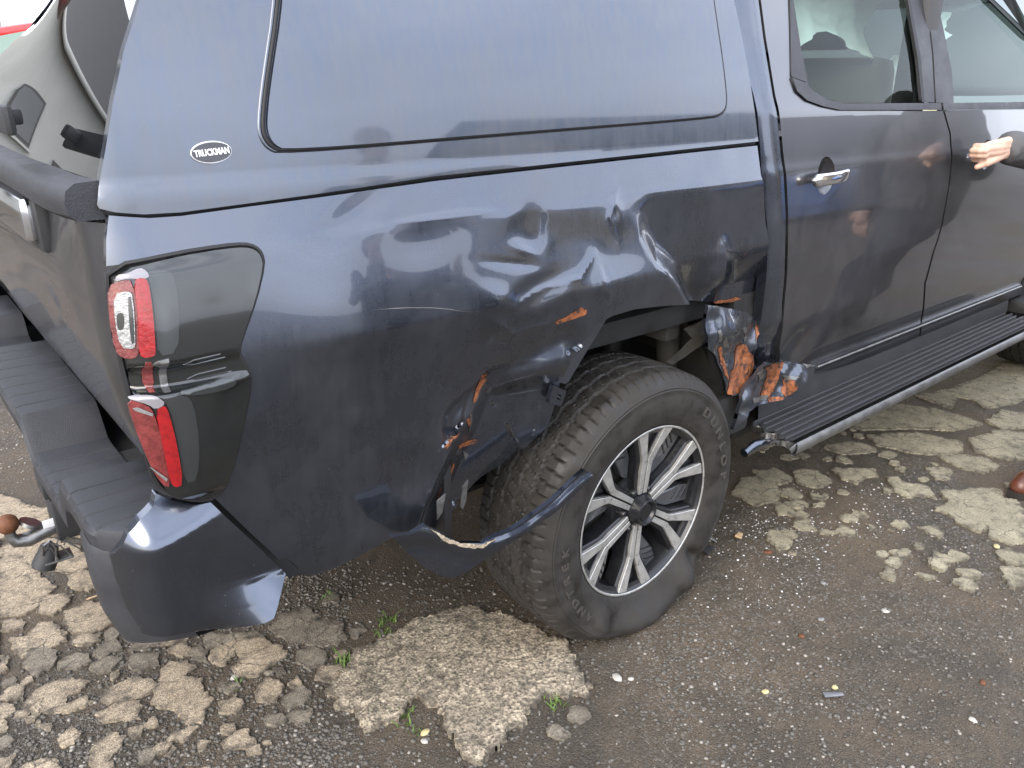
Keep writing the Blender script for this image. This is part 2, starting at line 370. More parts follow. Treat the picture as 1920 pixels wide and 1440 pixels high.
def conc_mat(name, lo, hi, pit=.5, agg=160):
    m, t, b = nmat(name); l = t.links.new
    tc = NN(t, 'ShaderNodeTexCoord')
    n1 = NN(t, 'ShaderNodeTexNoise', Scale=9.0, Detail=9.0, Roughness=.7); l(tc.outputs['Object'], n1.inputs[0])
    n2 = NN(t, 'ShaderNodeTexNoise', Scale=140.0, Detail=5.0, Roughness=.7); l(tc.outputs['Object'], n2.inputs[0])
    v = NN(t, 'ShaderNodeTexVoronoi', Scale=float(agg)); l(tc.outputs['Object'], v.inputs['Vector'])
    r = NN(t, 'ShaderNodeValToRGB'); e = r.color_ramp.elements; e[0].position = .32; e[0].color = (*lo, 1); e[1].position = .66; e[1].color = (*hi, 1); l(n1.outputs[0], r.inputs[0])
    r2 = NN(t, 'ShaderNodeMapRange'); r2.inputs[1].default_value = .35; r2.inputs[2].default_value = .52; r2.inputs[3].default_value = 1-pit; r2.inputs[4].default_value = 1.05; l(n2.outputs[0], r2.inputs[0])
    sp = NN(t, 'ShaderNodeSeparateColor'); l(v.outputs['Color'], sp.inputs[0])
    r3 = NN(t, 'ShaderNodeMapRange'); r3.inputs[3].default_value = 1-pit*.7; r3.inputs[4].default_value = 1+pit*.5; l(sp.outputs[0], r3.inputs[0])
    m1 = NN(t, 'ShaderNodeMath', operation='MULTIPLY'); l(r2.outputs[0], m1.inputs[0]); l(r3.outputs[0], m1.inputs[1])
    vm = NN(t, 'ShaderNodeVectorMath', operation='SCALE'); l(r.outputs[0], vm.inputs[0]); l(m1.outputs[0], vm.inputs['Scale'])
    nd = NN(t, 'ShaderNodeTexNoise', Scale=22.0, Detail=9.0, Roughness=.75); l(tc.outputs['Object'], nd.inputs[0])
    rd = NN(t, 'ShaderNodeMapRange'); rd.inputs[1].default_value = .50; rd.inputs[2].default_value = .68; rd.inputs[3].default_value = 0; rd.inputs[4].default_value = .92
    at = NN(t, 'ShaderNodeAttribute'); at.attribute_name = 'rim'; ad = NN(t, 'ShaderNodeMath', operation='MULTIPLY_ADD'); l(at.outputs['Fac'], ad.inputs[0]); ad.inputs[1].default_value = .10; l(nd.outputs[0], ad.inputs[2]); l(ad.outputs[0], rd.inputs[0])
    md = NN(t, 'ShaderNodeMix', data_type='RGBA'); l(rd.outputs[0], md.inputs[0]); l(vm.outputs[0], md.inputs[6]); md.inputs[7].default_value = (.075, .064, .05, 1); l(md.outputs[2], b.inputs['Base Color'])
    b.inputs['Roughness'].default_value = .85
    ck = NN(t, 'ShaderNodeTexVoronoi', feature='DISTANCE_TO_EDGE', Scale=11.0); dw = NN(t, 'ShaderNodeMix', data_type='RGBA'); dw.inputs[0].default_value = .06; l(tc.outputs['Object'], dw.inputs[6]); l(n1.outputs['Color'], dw.inputs[7]); l(dw.outputs[2], ck.inputs['Vector'])
    kr = NN(t, 'ShaderNodeMapRange'); kr.inputs[1].default_value = .004; kr.inputs[2].default_value = .022; kr.inputs[3].default_value = .9; kr.inputs[4].default_value = 0; l(ck.outputs['Distance'], kr.inputs[0])
    km = NN(t, 'ShaderNodeMapRange'); km.inputs[1].default_value = .48; km.inputs[2].default_value = .56; l(n1.outputs[0], km.inputs[0]); kk = NN(t, 'ShaderNodeMath', operation='MULTIPLY'); l(kr.outputs[0], kk.inputs[0]); l(km.outputs[0], kk.inputs[1])
    mk = NN(t, 'ShaderNodeMix', data_type='RGBA'); l(kk.outputs[0], mk.inputs[0]); l(md.outputs[2], mk.inputs[6]); mk.inputs[7].default_value = (.05, .043, .034, 1); l(mk.outputs[2], b.inputs['Base Color'])
    a = NN(t, 'ShaderNodeMath', operation='ADD'); l(n2.outputs[0], a.inputs[0]); l(v.outputs['Distance'], a.inputs[1])
    bp = NN(t, 'ShaderNodeBump', Strength=.75*pit+.2, Distance=.003); l(a.outputs[0], bp.inputs['Height']); l(bp.outputs[0], b.inputs['Normal'])
    return m
M_conc = conc_mat('worn_concrete', (.27, .22, .155), (.45, .37, .265), .45, 260)
M_concg = conc_mat('grey_worn_concrete', (.15, .13, .10), (.27, .235, .18), .4, 260)
M_concy = conc_mat('yellowish_worn_concrete', (.21, .19, .13), (.37, .335, .235), .3, 300)
M_slab = conc_mat('rough_aggregate_concrete', (.27, .225, .165), (.45, .385, .28), .8, 130)
def gz(x, y):
    x = np.asarray(x, float); y = np.asarray(y, float)
    n = .010*fbm(x*2.2, y*2.2, 3, 3)+.0035*fbm(x*14, y*14, 8, 3)+.0016*fbm(x*60, y*60, 5, 2)
    return n-.004
def axis_(a, b, st, far, g):
    c = list(np.arange(a, b, st)); s = st; v = b
    while v < far: c.append(v); s *= g; v += s
    s = st; v = a-st*g
    while v > -far: c.insert(0, v); s *= g; v -= s
    return np.array(c)
gx = axis_(-1.9, 3.6, .014, 450, 1.12); gy = axis_(-1.2, 2.6, .014, 450, 1.12)
X, Y = np.meshgrid(gx, gy); Z = gz(X, Y)*np.clip(1.5-.02*np.hypot(X, Y), .2, 1)
nx, ny = len(gx), len(gy); idx = np.arange(nx*ny).reshape(ny, nx)
me = bpy.data.meshes.new('ground'); V = np.stack([X.ravel(), Y.ravel(), Z.ravel()], 1)
Fq = np.stack([idx[:-1, :-1].ravel(), idx[:-1, 1:].ravel(), idx[1:, 1:].ravel(), idx[1:, :-1].ravel()], 1)
me.vertices.add(len(V)); me.vertices.foreach_set('co', V.ravel()); me.loops.add(Fq.size); me.loops.foreach_set('vertex_index', Fq.ravel().astype(np.int32))
me.polygons.add(len(Fq)); me.polygons.foreach_set('loop_start', np.arange(0, Fq.size, 4, dtype=np.int32)); me.update(calc_edges=True)
me.polygons.foreach_set('use_smooth', [True]*len(Fq)); me.materials.append(M_ground)
ground = link('ground', me); tag(ground, 'broken yard surface of dark wet grit and mud with worn concrete showing through', kind='structure')
# ---- worn concrete islands, traced on the ground
PT = []
def T(ox, oy, s, lists, m): 
    for l_ in lists: PT.append(([at_z((ox+a/s, oy+b_/s)) for a, b_ in l_], m))
T(0, 1000, 3, [
 [(0,80),(130,170),(200,230),(260,270),(330,300),(250,340),(220,400),(150,450),(60,465),(0,480)],
 [(390,240),(450,200),(520,215),(560,250),(570,290),(500,310),(420,320),(380,290)],
 [(250,150),(330,130),(480,110),(520,150),(500,190),(430,215),(370,225),(300,200)],
 [(350,430),(480,385),(620,390),(680,430),(640,500),(560,540),(470,560),(400,550),(390,500)],
 [(210,440),(260,360),(330,345),(400,350),(380,400),(300,440)],
 [(0,490),(90,475),(150,500),(130,540),(50,555),(0,550)],
 [(50,590),(150,570),(230,500),(300,490),(330,540),(380,560),(380,600),(260,650),(150,685),(110,680)],
 [(400,580),(480,560),(550,570),(560,600),(500,625),(420,615)],
 [(870,900),(900,800),(960,740),(1040,725),(1100,760),(1040,810),(1130,820),(1140,880),(1190,940),(1140,1000),(1130,1060),(1040,1070),(990,1030),(1000,990),(900,980),(860,950)],
 [(590,920),(660,860),(750,810),(860,830),(870,880),(790,930),(690,940),(600,970),(575,950)],
 [(540,1020),(640,980),(780,945),(800,990),(790,1050),(700,1065),(610,1050)],
 [(620,800),(670,770),(690,800),(640,830)],
 [(130,980),(180,900),(290,840),(400,825),(500,840),(480,880),(400,910),(370,960),(280,1000),(200,1010)],
 [(290,990),(370,965),(480,925),(520,950),(430,990),(330,1010)],
 [(0,930),(80,850),(130,870),(120,920),(40,945)], [(0,962),(80,957),(70,1000),(0,1050)],
 [(990,640),(1050,620),(1060,660),(1030,690),(960,660)],
 [(1190,670),(1290,640),(1310,690),(1270,735),(1190,730)],
 [(1320,620),(1400,600),(1480,600),(1580,650),(1620,690),(1560,740),(1450,800),(1330,810),(1300,760),(1370,720),(1330,680)],
 [(1430,900),(1500,840),(1590,840),(1600,880),(1560,950),(1500,970),(1450,940)],
 [(1230,960),(1330,920),(1370,970),(1330,1020),(1250,1010)],
 [(500,1230),(560,1170),(620,1130),(700,1150),(680,1200),(620,1250),(560,1310),(510,1290)],
 [(330,1160),(400,1110),(440,1130),(420,1180),(360,1190)], [(740,1110),(790,1100),(790,1140),(750,1150)],
 [(130,1310),(230,1280),(330,1290),(330,1340),(130,1340)], [(0,1270),(80,1250),(60,1310),(0,1340)],
 [(920,1260),(970,1200),(1000,1210),(960,1260)], [(0,690),(60,700),(40,760),(0,780)], [(210,1060),(290,1070),(280,1095),(200,1090)],
 [(1250,1100),(1310,1090),(1320,1120),(1260,1130)], [(1390,1200),(1470,1200),(1470,1240),(1400,1240)], [(860,1050),(880,1080),(820,1090)]], M_conc)
T(0, 1000, 3, [
 [(640,600),(690,610),(680,650),(600,690),(530,680),(560,630)], [(330,720),(420,680),(480,690),(500,720),(430,760),(340,765)],
 [(1050,670),(1130,640),(1170,660),(1160,700),(1170,735),(1120,720)], [(1510,530),(1600,460),(1700,450),(1770,490),(1740,560),(1710,610),(1640,620),(1560,590)],
 [(1740,520),(1820,490),(1910,540),(1900,600),(1830,640),(1740,640),(1720,600)], [(1660,690),(1750,660),(1830,680),(1810,740),(1730,755),(1670,730)],
 [(1210,610),(1290,570),(1450,560),(1480,590),(1380,600),(1300,630)], [(1130,590),(1200,570),(1280,575),(1230,630),(1180,640)],
 [(1600,930),(1700,870),(1740,910),(1700,960),(1620,980)], [(1540,770),(1590,760),(1610,790),(1570,800)], [(180,650),(300,665),(310,740),(200,790),(150,740)],
 [(1850,340),(1900,350),(1900,400),(1830,390)], [(750,680),(880,690),(880,740),(800,780),(740,750)], [(1240,870),(1290,850),(1330,870),(1290,900)]], M_concg)
T(0, 0, 1, [[(0,1030),(50,1000),(150,1030),(170,1060),(120,1075),(60,1062),(0,1024)], [(-40,905),(60,950),(100,960),(170,960),(180,1010),(60,998),(-40,1015)],
 [(-60,1000),(-5,1010),(-5,1160),(-60,1150)], [(-80,1170),(-10,1165),(-5,1290),(-90,1300)], [(-60,620),(10,630),(20,720),(-60,760)]], M_conc)
T(560, 1100, 2.8235, [[(40,280),(70,190),(150,180),(240,210),(250,280),(190,310),(120,325),(50,310)], [(0,360),(60,345),(140,360),(110,400),(40,420),(0,400)],
 [(280,240),(330,220),(360,235),(300,270)], [(0,120),(60,120),(90,160),(40,260),(0,300),(-30,200)], [(1440,650),(1520,650),(1550,690),(1500,720),(1440,700)],
 [(1310,760),(1370,750),(1420,790),(1400,815),(1320,790)]], M_concg)
T(1240, 880, 2.8235, [
 [(370,120),(430,50),(500,40),(600,90),(640,120),(610,165),(500,190),(400,140)], [(490,10),(600,0),(700,50),(620,80),(540,60)], [(700,0),(820,10),(890,60),(870,90),(790,95),(720,70)],
 [(645,105),(700,100),(740,140),(700,165),(650,140)], [(660,180),(730,170),(780,190),(740,205),(670,200)], [(790,130),(860,150),(850,165),(800,155)], [(800,180),(860,180),(850,195),(810,200)],
 [(900,0),(1130,0),(1150,40),(1080,45),(1030,75),(960,50)], [(1190,40),(1250,40),(1290,70),(1400,90),(1450,150),(1380,140),(1300,145),(1230,110)],
 [(1440,220),(1520,180),(1480,120),(1560,120),(1680,100),(1800,110),(1800,160),(1880,170),(1960,280),(1960,400),(1820,400),(1740,360),(1730,300),(1690,340),(1620,310),(1560,280),(1510,240)],
 [(570,370),(590,330),(700,330),(700,350),(640,360),(690,390),(680,420),(630,420),(600,390)], [(670,435),(720,435),(710,455),(670,450)], [(890,340),(960,300),(1030,340),(1000,360),(950,350)],
 [(1360,310),(1450,310),(1500,340),(1480,370),(1430,350)], [(1400,470),(1460,445),(1560,470),(1530,510),(1500,540),(1430,510)], [(1560,530),(1640,530),(1690,550),(1680,575),(1600,570)],
 [(1540,600),(1600,575),(1660,590),(1690,630),(1640,640),(1580,625)], [(1160,560),(1200,530),(1240,560),(1220,585)], [(1340,545),(1440,570),(1400,580)], [(1750,440),(1840,430),(1950,470),(1950,520),(1830,500)],
 [(1800,525),(1900,535),(1950,620),(1850,620),(1810,570)], [(1210,440),(1300,430),(1330,460),(1260,470)], [(1190,320),(1230,315),(1235,330)]], M_concy)
T(1300, 520, 3.097, [
 [(1300,690),(1500,640),(1700,560),(2000,400),(2000,690),(1800,740),(1700,760),(1620,700),(1530,690),(1500,760),(1430,740)],
 [(1020,800),(1200,740),(1420,770),(1580,810),(1680,850),(1500,890),(1300,880),(1000,885),(900,870)], [(1010,920),(1300,902),(1560,960),(1570,1000),(1500,1030),(1300,1020),(1180,1000),(1060,975)],
 [(760,990),(900,960),(1020,980),(1060,1010),(960,1030),(860,1030)], [(1600,940),(1760,890),(2000,900),(2000,1060),(1780,1060),(1640,1010)],
 [(1430,1040),(1580,1030),(1700,1050),(1770,1100),(1690,1140),(1560,1110)], [(1700,830),(1800,770),(2000,800),(2000,885),(1780,880)]], M_concy)
slab_px = [(190,520),(240,440),(290,380),(340,330),(440,290),(560,240),(640,190),(770,150),(900,130),(1020,140),(1120,170),(1210,210),(1290,250),(1380,290),(1420,310),(1410,370),(1450,430),(1500,490),(1540,540),(1510,580),(1440,590),(1340,580),(1280,590),(1260,640),(1200,690),(1130,760),(1090,810),(1020,850),(1010,910),(960,925),(890,900),(890,860),(860,840),(850,790),(790,760),(770,690),(760,650),(700,630),(620,600),(560,620),(540,650),(500,700),(430,750),(380,770),(320,750),(310,700),(270,680),(220,630),(205,580)]
SLAB = np.array([at_z((560+a/2.8235, 1100+b_/2.8235)) for a, b_ in slab_px])
def patch(poly, m, th, name='concrete_patch', sp=.016, rough=.0015, seed=0, jag=.006):
    P = resample(np.array(poly), .005); c0 = P.mean(0)
    nrm = np.roll(P, -1, 0)-np.roll(P, 1, 0); nrm = np.stack([-nrm[:, 1], nrm[:, 0]], 1); nrm /= np.linalg.norm(nrm, axis=1)[:, None]+1e-9; nsg = 1 if (nrm*(P-c0)).sum() > 0 else -1; nrm = nrm*nsg; nsg = 1
    P = P+nrm*((nsg*.003)+jag*2.2*fbm(P[:, 0]*22, P[:, 1]*22, 31+seed, 4)+jag*1.7*fbm(P[:, 0]*75, P[:, 1]*75, 61+seed, 3))[:, None]
    V, F = fill(P, sp)
    d = segdist(V, P); keep = True
    z = th*(.86+.14*sst(0, .02, d))+rough*fbm(V[:, 0]*45, V[:, 1]*45, 77, 3)+rough*1.4*fbm(V[:, 0]*9, V[:, 1]*9, 7, 3)+.010*fbm(V[:, 0]*2.2, V[:, 1]*2.2, 3, 3)
    z = z+.0005
    A, B, D = V[F[:, 0]], V[F[:, 1]], V[F[:, 2]]; cr_ = (B-A)[:, 0]*(D-A)[:, 1]-(B-A)[:, 1]*(D-A)[:, 0]; F[cr_ < 0] = F[cr_ < 0][:, ::-1]
    nb = int(len(P)); zt = z.copy(); base = len(V); R_ = np.array([i for i in range(len(V)) if d[i] < 1e-6])
    F = [tuple(f) for f in F]; cnt = set((f[i], f[(i+1) % 3]) for f in F for i in range(3)); mp_ = {}; VV = [tuple(q) for q in np.column_stack([V, z])]
    def low(i):
        if i not in mp_:
            v = V[i]-c0; v = v/(np.linalg.norm(v)+1e-9); mp_[i] = len(VV); VV.append((V[i][0]+v[0]*.003, V[i][1]+v[1]*.003, z[i]-.016))
        return mp_[i]
    for (i, j) in list(cnt):
        if (j, i) not in cnt: F.append((j, i, low(i), low(j)))
    o = mesh(name, VV, F, m, ground, True); sharp(o, 40)
    a_ = o.data.attributes.new('rim', 'FLOAT', 'POINT'); rv = np.ones(len(VV)); rv[:len(d)] = np.clip(1-d/.009, 0, 1); a_.data.foreach_set('value', rv.astype(np.float32)); return o
done = []
for k, (poly, m) in enumerate(PT):
    c = np.mean(poly, 0); rad = np.max(np.linalg.norm(np.array(poly)-c, axis=1)); done.append((c, rad))
    dist = np.linalg.norm(c-CP[:2])
    patch(poly, m, .0018+.0018*random.random(), sp=.014 if dist < 3 else .03, seed=k)
patch(SLAB, M_slab, .011, sp=.008, rough=.004, seed=5, jag=.01).name = 'rough_slab'
bpy.data.objects['rough_slab']['label'] = 'large pale slab of rough aggregate concrete behind the flat tyre'
done.append((SLAB.mean(0), .26))
# more small islands between the traced ones
rs = np.random.RandomState(5)
def region_ok(px, py):   # image-traced zones where islands show
    zones = [([(-500,900),(0,1060),(200,1160),(640,1200),(640,1330),(420,1440),(300,1900),(-500,1900)], 1), ([(1380,860),(1920,640),(1920,1120),(1640,1060),(1420,960)], 1)]
    q = np.array([[px, py]])
    return any(inside(q, np.array([at_z(a) for a in z]))[0] for z, _ in zones)
tries = 0; made = 0
while made < 230 and tries < 9000:
    tries += 1
    x = rs.uniform(-2.2, 3.0); y = rs.uniform(-1, 1.6); r0 = rs.uniform(.010, .038)
    if not region_ok(x, y): continue
    if any(np.hypot(x-c[0], y-c[1]) < rad*.80+r0*.9 for c, rad in done): continue
    if x > 0 and rs.uniform() < .75: continue
    k = rs.randint(5, 9); an = np.sort(rs.uniform(0, 2*math.pi, k)+0); rr = r0*rs.uniform(.45, 1.35, k)
    pl = [(x+math.cos(a)*q*1.2, y+math.sin(a)*q) for a, q in zip(np.linspace(0, 2*math.pi, k, endpoint=False)+rs.uniform(-.2, .2, k), rr)]
    patch(pl, random.choice([M_conc, M_concg]) if x < 0 else M_concy, .0018, sp=.012, seed=made, jag=.004); done.append((np.array([x, y]), r0)); made += 1
# ---- grit: loose stones nobody could count
def rock_proto(seed, sub=1):
    bm = bmesh.new(); bmesh.ops.create_icosphere(bm, subdivisions=sub, radius=1)
    rr_ = random.Random(seed); off = Vector((rr_.random()*50, rr_.random()*50, rr_.random()*50))
    for v in bm.verts: v.co *= 1+.45*mn.noise(v.co*1.1+off); v.co.z *= .6
    V = np.array([v.co[:] for v in bm.verts]); F = np.array([[v.index for v in f.verts] for f in bm.faces]); bm.free(); return V, F
protos = [rock_proto(i) for i in range(8)]
def scatter(name, n, zones, rlo, rhi, m, label, pw=2.5, seed=1, lift=0.15):
    r_ = np.random.RandomState(seed); Vs = []; Fs = []; k = 0; cnt = 0
    while cnt < n:
        zn, wt = zones[r_.randint(len(zones))]
        px = (r_.uniform(zn[0], zn[2]), r_.uniform(zn[1], zn[3])); x, y = at_z(px)
        if not (-3 < x < 6 and -2 < y < 4): continue
        if vn(x*3, y*3, 44) + .5 < r_.uniform(0, 1)*wt: continue
        s = rlo+(rhi-rlo)*r_.uniform()**pw; V, F = protos[r_.randint(8)]
        a = r_.uniform(0, 6.28); ca, sa = math.cos(a), math.sin(a); q = V*s*np.array([1, r_.uniform(.6, 1), r_.uniform(.6, 1)])
        q = np.stack([q[:, 0]*ca-q[:, 1]*sa, q[:, 0]*sa+q[:, 1]*ca, q[:, 2]], 1)+np.array([x, y, float(gz(x, y))+s*lift])
        Vs.append(q); Fs.append(F+k); k += len(V); cnt += 1
    V = np.concatenate(Vs); F = np.concatenate(Fs)
    me = bpy.data.meshes.new(name); me.vertices.add(len(V)); me.vertices.foreach_set('co', V.ravel()); me.loops.add(F.size); me.loops.foreach_set('vertex_index', F.ravel().astype(np.int32))
    me.polygons.add(len(F)); me.polygons.foreach_set('loop_start', np.arange(0, F.size, 3, dtype=np.int32)); me.update(calc_edges=True); me.materials.append(m)
    return tag(link(name, me), label, kind='stuff')
M_grit = mat('dark_grit_stones', (.10, .092, .078), .6, var=.5, vscale=60)
M_gritl = mat('pale_grit_stones', (.27, .25, .22), .6, var=.4, vscale=40)
Zl = ((-20, 1040, 660, 1460), 1.2); Zr = ((1240, 880, 1940, 1460), 1.2); Zm = ((560, 1050, 1300, 1460), 1.2); Zt = ((-20, 760, 140, 960), .8)
scatter('dark_gravel', 15000, [Zl, Zl, Zr, Zm], .0015, .008, M_grit, 'fine dark gravel lying in the cracks and over the mud', 3, 1)
scatter('pale_gravel', 2300, [Zl, Zl, Zr, Zr, Zr, Zm, Zt], .0012, .007, M_gritl, 'small pale stones and glass crumbs sprinkled over the dark mud', 3.5, 2)
scatter('crash_debris', 420, [((1290, 960, 1560, 1140), .9), ((1400, 900, 1700, 1010), .9)], .0015, .005, mat('glass_crumbs', (.55, .56, .56), .2), 'crumbs of broken plastic and glass strewn beside the flat tyre', 2, 3)
# ---- single stones and litter that can be picked out
def stone(px, s, m, label, flat=.6, seed=0, name='stone', cat='stone'):
    V, F = rock_proto(seed+100, 2); x, y = at_z(px); V = V*np.array([s, s*.75, s*flat])
    a = seed*1.3; V = np.stack([V[:, 0]*math.cos(a)-V[:, 1]*math.sin(a), V[:, 0]*math.sin(a)+V[:, 1]*math.cos(a), V[:, 2]], 1)
    o = mesh(name, V, F, m, None, True); o.location = (x, y, float(gz(x, y))+s*.2); tag(o, label, cat); return o
M_st = mat('pale_pebble', (.42, .40, .36), .6, var=.2, vscale=60)
M_sty = mat('yellowish_pebble', (.5, .43, .22), .6, var=.2, vscale=60)
M_stg = mat('grey_pebble', (.2, .2, .2), .6, var=.3, vscale=60)
M_wood = mat('pale_wood', (.5, .36, .2), .7, var=.2, vscale=80)
stone((1157, 1270), .015, M_st, 'pale pebble in the mud right of the rough slab', seed=1)
stone((1183, 1272), .008, M_st, 'small whitish pebble just right of the larger pale one by the slab', seed=2)
stone((1868, 1026), .013, M_sty, 'yellow pebble among the concrete patches below the brown shoe', seed=3)
stone((1660, 1146), .012, M_st, 'grey green pebble in the mud right of the tyre, middle of three', seed=4)
stone((1565, 1288), .009, M_sty, 'cream round pebble above a grey shard near the bottom edge', seed=5)
stone((1824, 1350), .010, M_st, 'cream pebble near the lower right corner of the mud', seed=6)
stone((1540, 1160), .011, M_stg, 'flat grey pebble in the mud right of the flat tyre', seed=7)
stone((1543, 1092), .011, M_stg, 'grey pebble left of a small concrete patch in the mud', seed=8)
stone((1440, 1035), .014, M_rust, 'reddish brown stone right of the flat tyre', seed=9)
stone((440, 1272), .012, M_st, 'white pebble between grey concrete islands below the bumper', seed=10)
stone((405, 1208), .012, M_stg, 'rounded grey pebble in grit just below the bumper corner', seed=11)
stone((505, 1263), .014, M_concg, 'brownish pebble beside the small islands left of the slab', seed=12)
stone((1503, 1190), .010, M_rust, 'reddish chip in the mud, right of centre', seed=13)
stone((1435, 1296), .010, M_sty, 'tan crumb of stone low in the mud', seed=14)
stone((1842, 1280), .010, M_rust, 'rusty chip in the mud by the right edge', seed=15)
stone((796, 1392), .010, M_st, 'white pebble in mud below the rough slab', seed=16)
stone((797, 1375), .012, M_sty, 'buff pebble below the left lobe of the rough slab', seed=17)
stone((965, 1330), .012, M_st, 'white stone lying on the right lower lobe of the slab', seed=18)
def shard(name, px, l, w_, h, ang, m, label, cat, tilt=.1):
    x, y = at_z(px); o = box(name, (-l/2, -w_/2, -h/2), (l/2, w_/2, h/2), m, None, h*.2)
    for v in o.data.vertices: v.co.y *= 1-.35*(v.co.x/l); v.co.z += .0015*math.sin(v.co.x*300)
    o.location = (x, y, float(gz(x, y))+h*.5+.006); o.rotation_euler = (tilt, tilt*.6, ang); tag(o, label, cat); return o
shard('wood_chip', (1386, 1007), .035, .018, .007, .3, M_wood, 'pale wood chip in the mud beside the flat tyre', 'wood chip')
shard('plastic_shard', (1562, 1305), .05, .014, .003, -.6, M_steel, 'thin grey shard of trim on the mud near the bottom edge', 'plastic shard')
shard('plastic_shard', (1332, 1008), .05, .035, .003, .8, M_steel, 'pale plastic shard leaning at the right of the flat tyre', 'plastic shard', .5)
shard('plastic_shard', (1328, 1032), .05, .022, .003, .2, M_black, 'dark plastic shard lying flat against the foot of the tyre', 'plastic shard', .2)
shard('straw_piece', (178, 1118), .045, .004, .003, .1, M_wood, 'short piece of pale straw on the concrete left of the bumper', 'straw')
# ---- weeds
def weed(px, n, h, label, seed):
    r_ = random.Random(seed); x, y = at_z(px); V = []; F = []
    for i in range(n):
        a = r_.uniform(0, 6.28); bx, by = r_.gauss(0, h*.5), r_.gauss(0, h*.5); hh = h*r_.uniform(.5, 1.1); lean = r_.uniform(.3, 1.1); wd = h*.09
        pr = None
        for j in range(4):
            t = j/3; cx = bx+math.cos(a)*lean*hh*t*t; cy = by+math.sin(a)*lean*hh*t*t; cz = hh*t*(1-.25*t); ww = wd*(1-t)+.0004
            V += [(cx-math.sin(a)*ww, cy+math.cos(a)*ww, cz), (cx+math.sin(a)*ww, cy-math.cos(a)*ww, cz+ww*.3)]
            if j: k = len(V)-4; F.append((k, k+1, k+3, k+2))
    o = mesh('weed_tuft', V, F, M_moss, None, True); o.location = (x, y, float(gz(x, y))); return tag(o, label, 'weed', 'weeds round the rough slab')
weed((727, 1163), 22, .028, 'yellow green weed tuft in the dark mud above the slab, left of its top', 1)
weed((637, 1243), 24, .030, 'bright weed tuft at the left end of the rough slab', 2)
weed((715, 1188), 14, .02, 'faint weed tuft between the slab edge and the one above it', 3)
weed((1040, 1322), 20, .024, 'weed tuft under the right edge of the rough slab', 4)
weed((755, 1345), 18, .028, 'weed tuft in the mud notch between the two lobes of the slab', 5)
weed((780, 1370), 14, .02, 'low weed tuft below the notch in the slab', 6)
weed((780, 1290), 12, .026, 'dark weed in the dip on the slab at the notch', 7)
weed((440, 1285), 10, .022, 'thin weed in the grit left of the slab', 8)
weed((620, 1120), 14, .024, 'weed tuft in the shade below the bumper', 9)
# ---------------------------------------------------------------- the pickup
truck = empty('pickup_truck', (0, 0, 0)); tag(truck, 'dark blue grey pickup truck with a crushed rear side, hard canopy and flat rear tyre', 'pickup truck')
WZ, WR = .346, .245
def prof(zs, ys, sg=.006):
    g = np.arange(zs[0]-.1, zs[-1]+.1, .002); v = np.interp(g, zs, ys)
    s0 = (ys[1]-ys[0])/(zs[1]-zs[0]); s1 = (ys[-1]-ys[-2])/(zs[-1]-zs[-2])
    v = np.where(g < zs[0], ys[0]+(g-zs[0])*s0, v); v = np.where(g > zs[-1], ys[-1]+(g-zs[-1])*s1, v)
    k = np.exp(-.5*(np.arange(-30, 31)*.002/sg)**2); k /= k.sum()
    v2 = np.convolve(np.pad(v, 30, mode='reflect', reflect_type='odd'), k, 'valid')
    return lambda z: np.interp(z, g, v2)
pbed = prof([.48, .60, .75, .88, .985, 1.005, 1.10, 1.172, 1.182, 1.26, 1.30], [.062, .030, .000, -.018, -.032, -.034, -.008, .010, .015, .038, .047], .006)
pbed_s = prof([.48, .60, .75, .88, 1.0, 1.10, 1.172, 1.182, 1.26, 1.30], [.062, .030, .002, -.014, -.016, -.002, .012, .016, .038, .047], .018)
pdoor = prof([.48, .54, .62, .75, .90, 1.06, 1.19, 1.21, 1.34, 1.36, 1.80], [.075, .055, .036, .018, .010, .012, .020, .025, .045, .052, .20], .008)
def plan(x):
    x = np.asarray(x, float)
    return .024*np.clip((-.6-x)/.6, 0, 2)**2+.030*np.clip((-1.10-x)/.09, 0, 1.3)**2.4
def W(px, y=-.01): return np.array(at_y(px, y))
def gdent(x, z, px, rx, rz, amp, ang=0, p=2):
    c = W(px); sx, sz = rx*.00115, rz*.00105
    a = R(ang); dx, dz = x-c[0], z-c[1]; u = dx*math.cos(a)+dz*math.sin(a); v = -dx*math.sin(a)+dz*math.cos(a)
    return amp*np.exp(-((u/sx)**2+(v/sz)**2)**(p/2))
def linefield(x, z, pts):
    """signed distance to a polyline given in photo pixels (positive to its right when walking along), plus position along"""
    P = [W(q) for q in pts]; best = np.full(np.shape(x), 1e9); sg = np.zeros(np.shape(x)); tt = np.zeros(np.shape(x)); n = len(P)-1
    for i in range(n):
        a, b = P[i], P[i+1]; ab = b-a; L2 = ab@ab; t = np.clip(((x-a[0])*ab[0]+(z-a[1])*ab[1])/L2, 0, 1)
        dx, dz = x-a[0]-t*ab[0], z-a[1]-t*ab[1]; d = np.hypot(dx, dz); c = ab[1]*(x-a[0])-ab[0]*(z-a[1]); m = d < best
        best = np.where(m, d, best); sg = np.where(m, np.sign(c), sg); tt = np.where(m, (i+t)/n, tt)
    return best*sg, tt
TEAR = [(1420, 590), (1135, 655), (1050, 672), (930, 700), (905, 745), (890, 800), (868, 860), (845, 920), (822, 985), (740, 1400)]
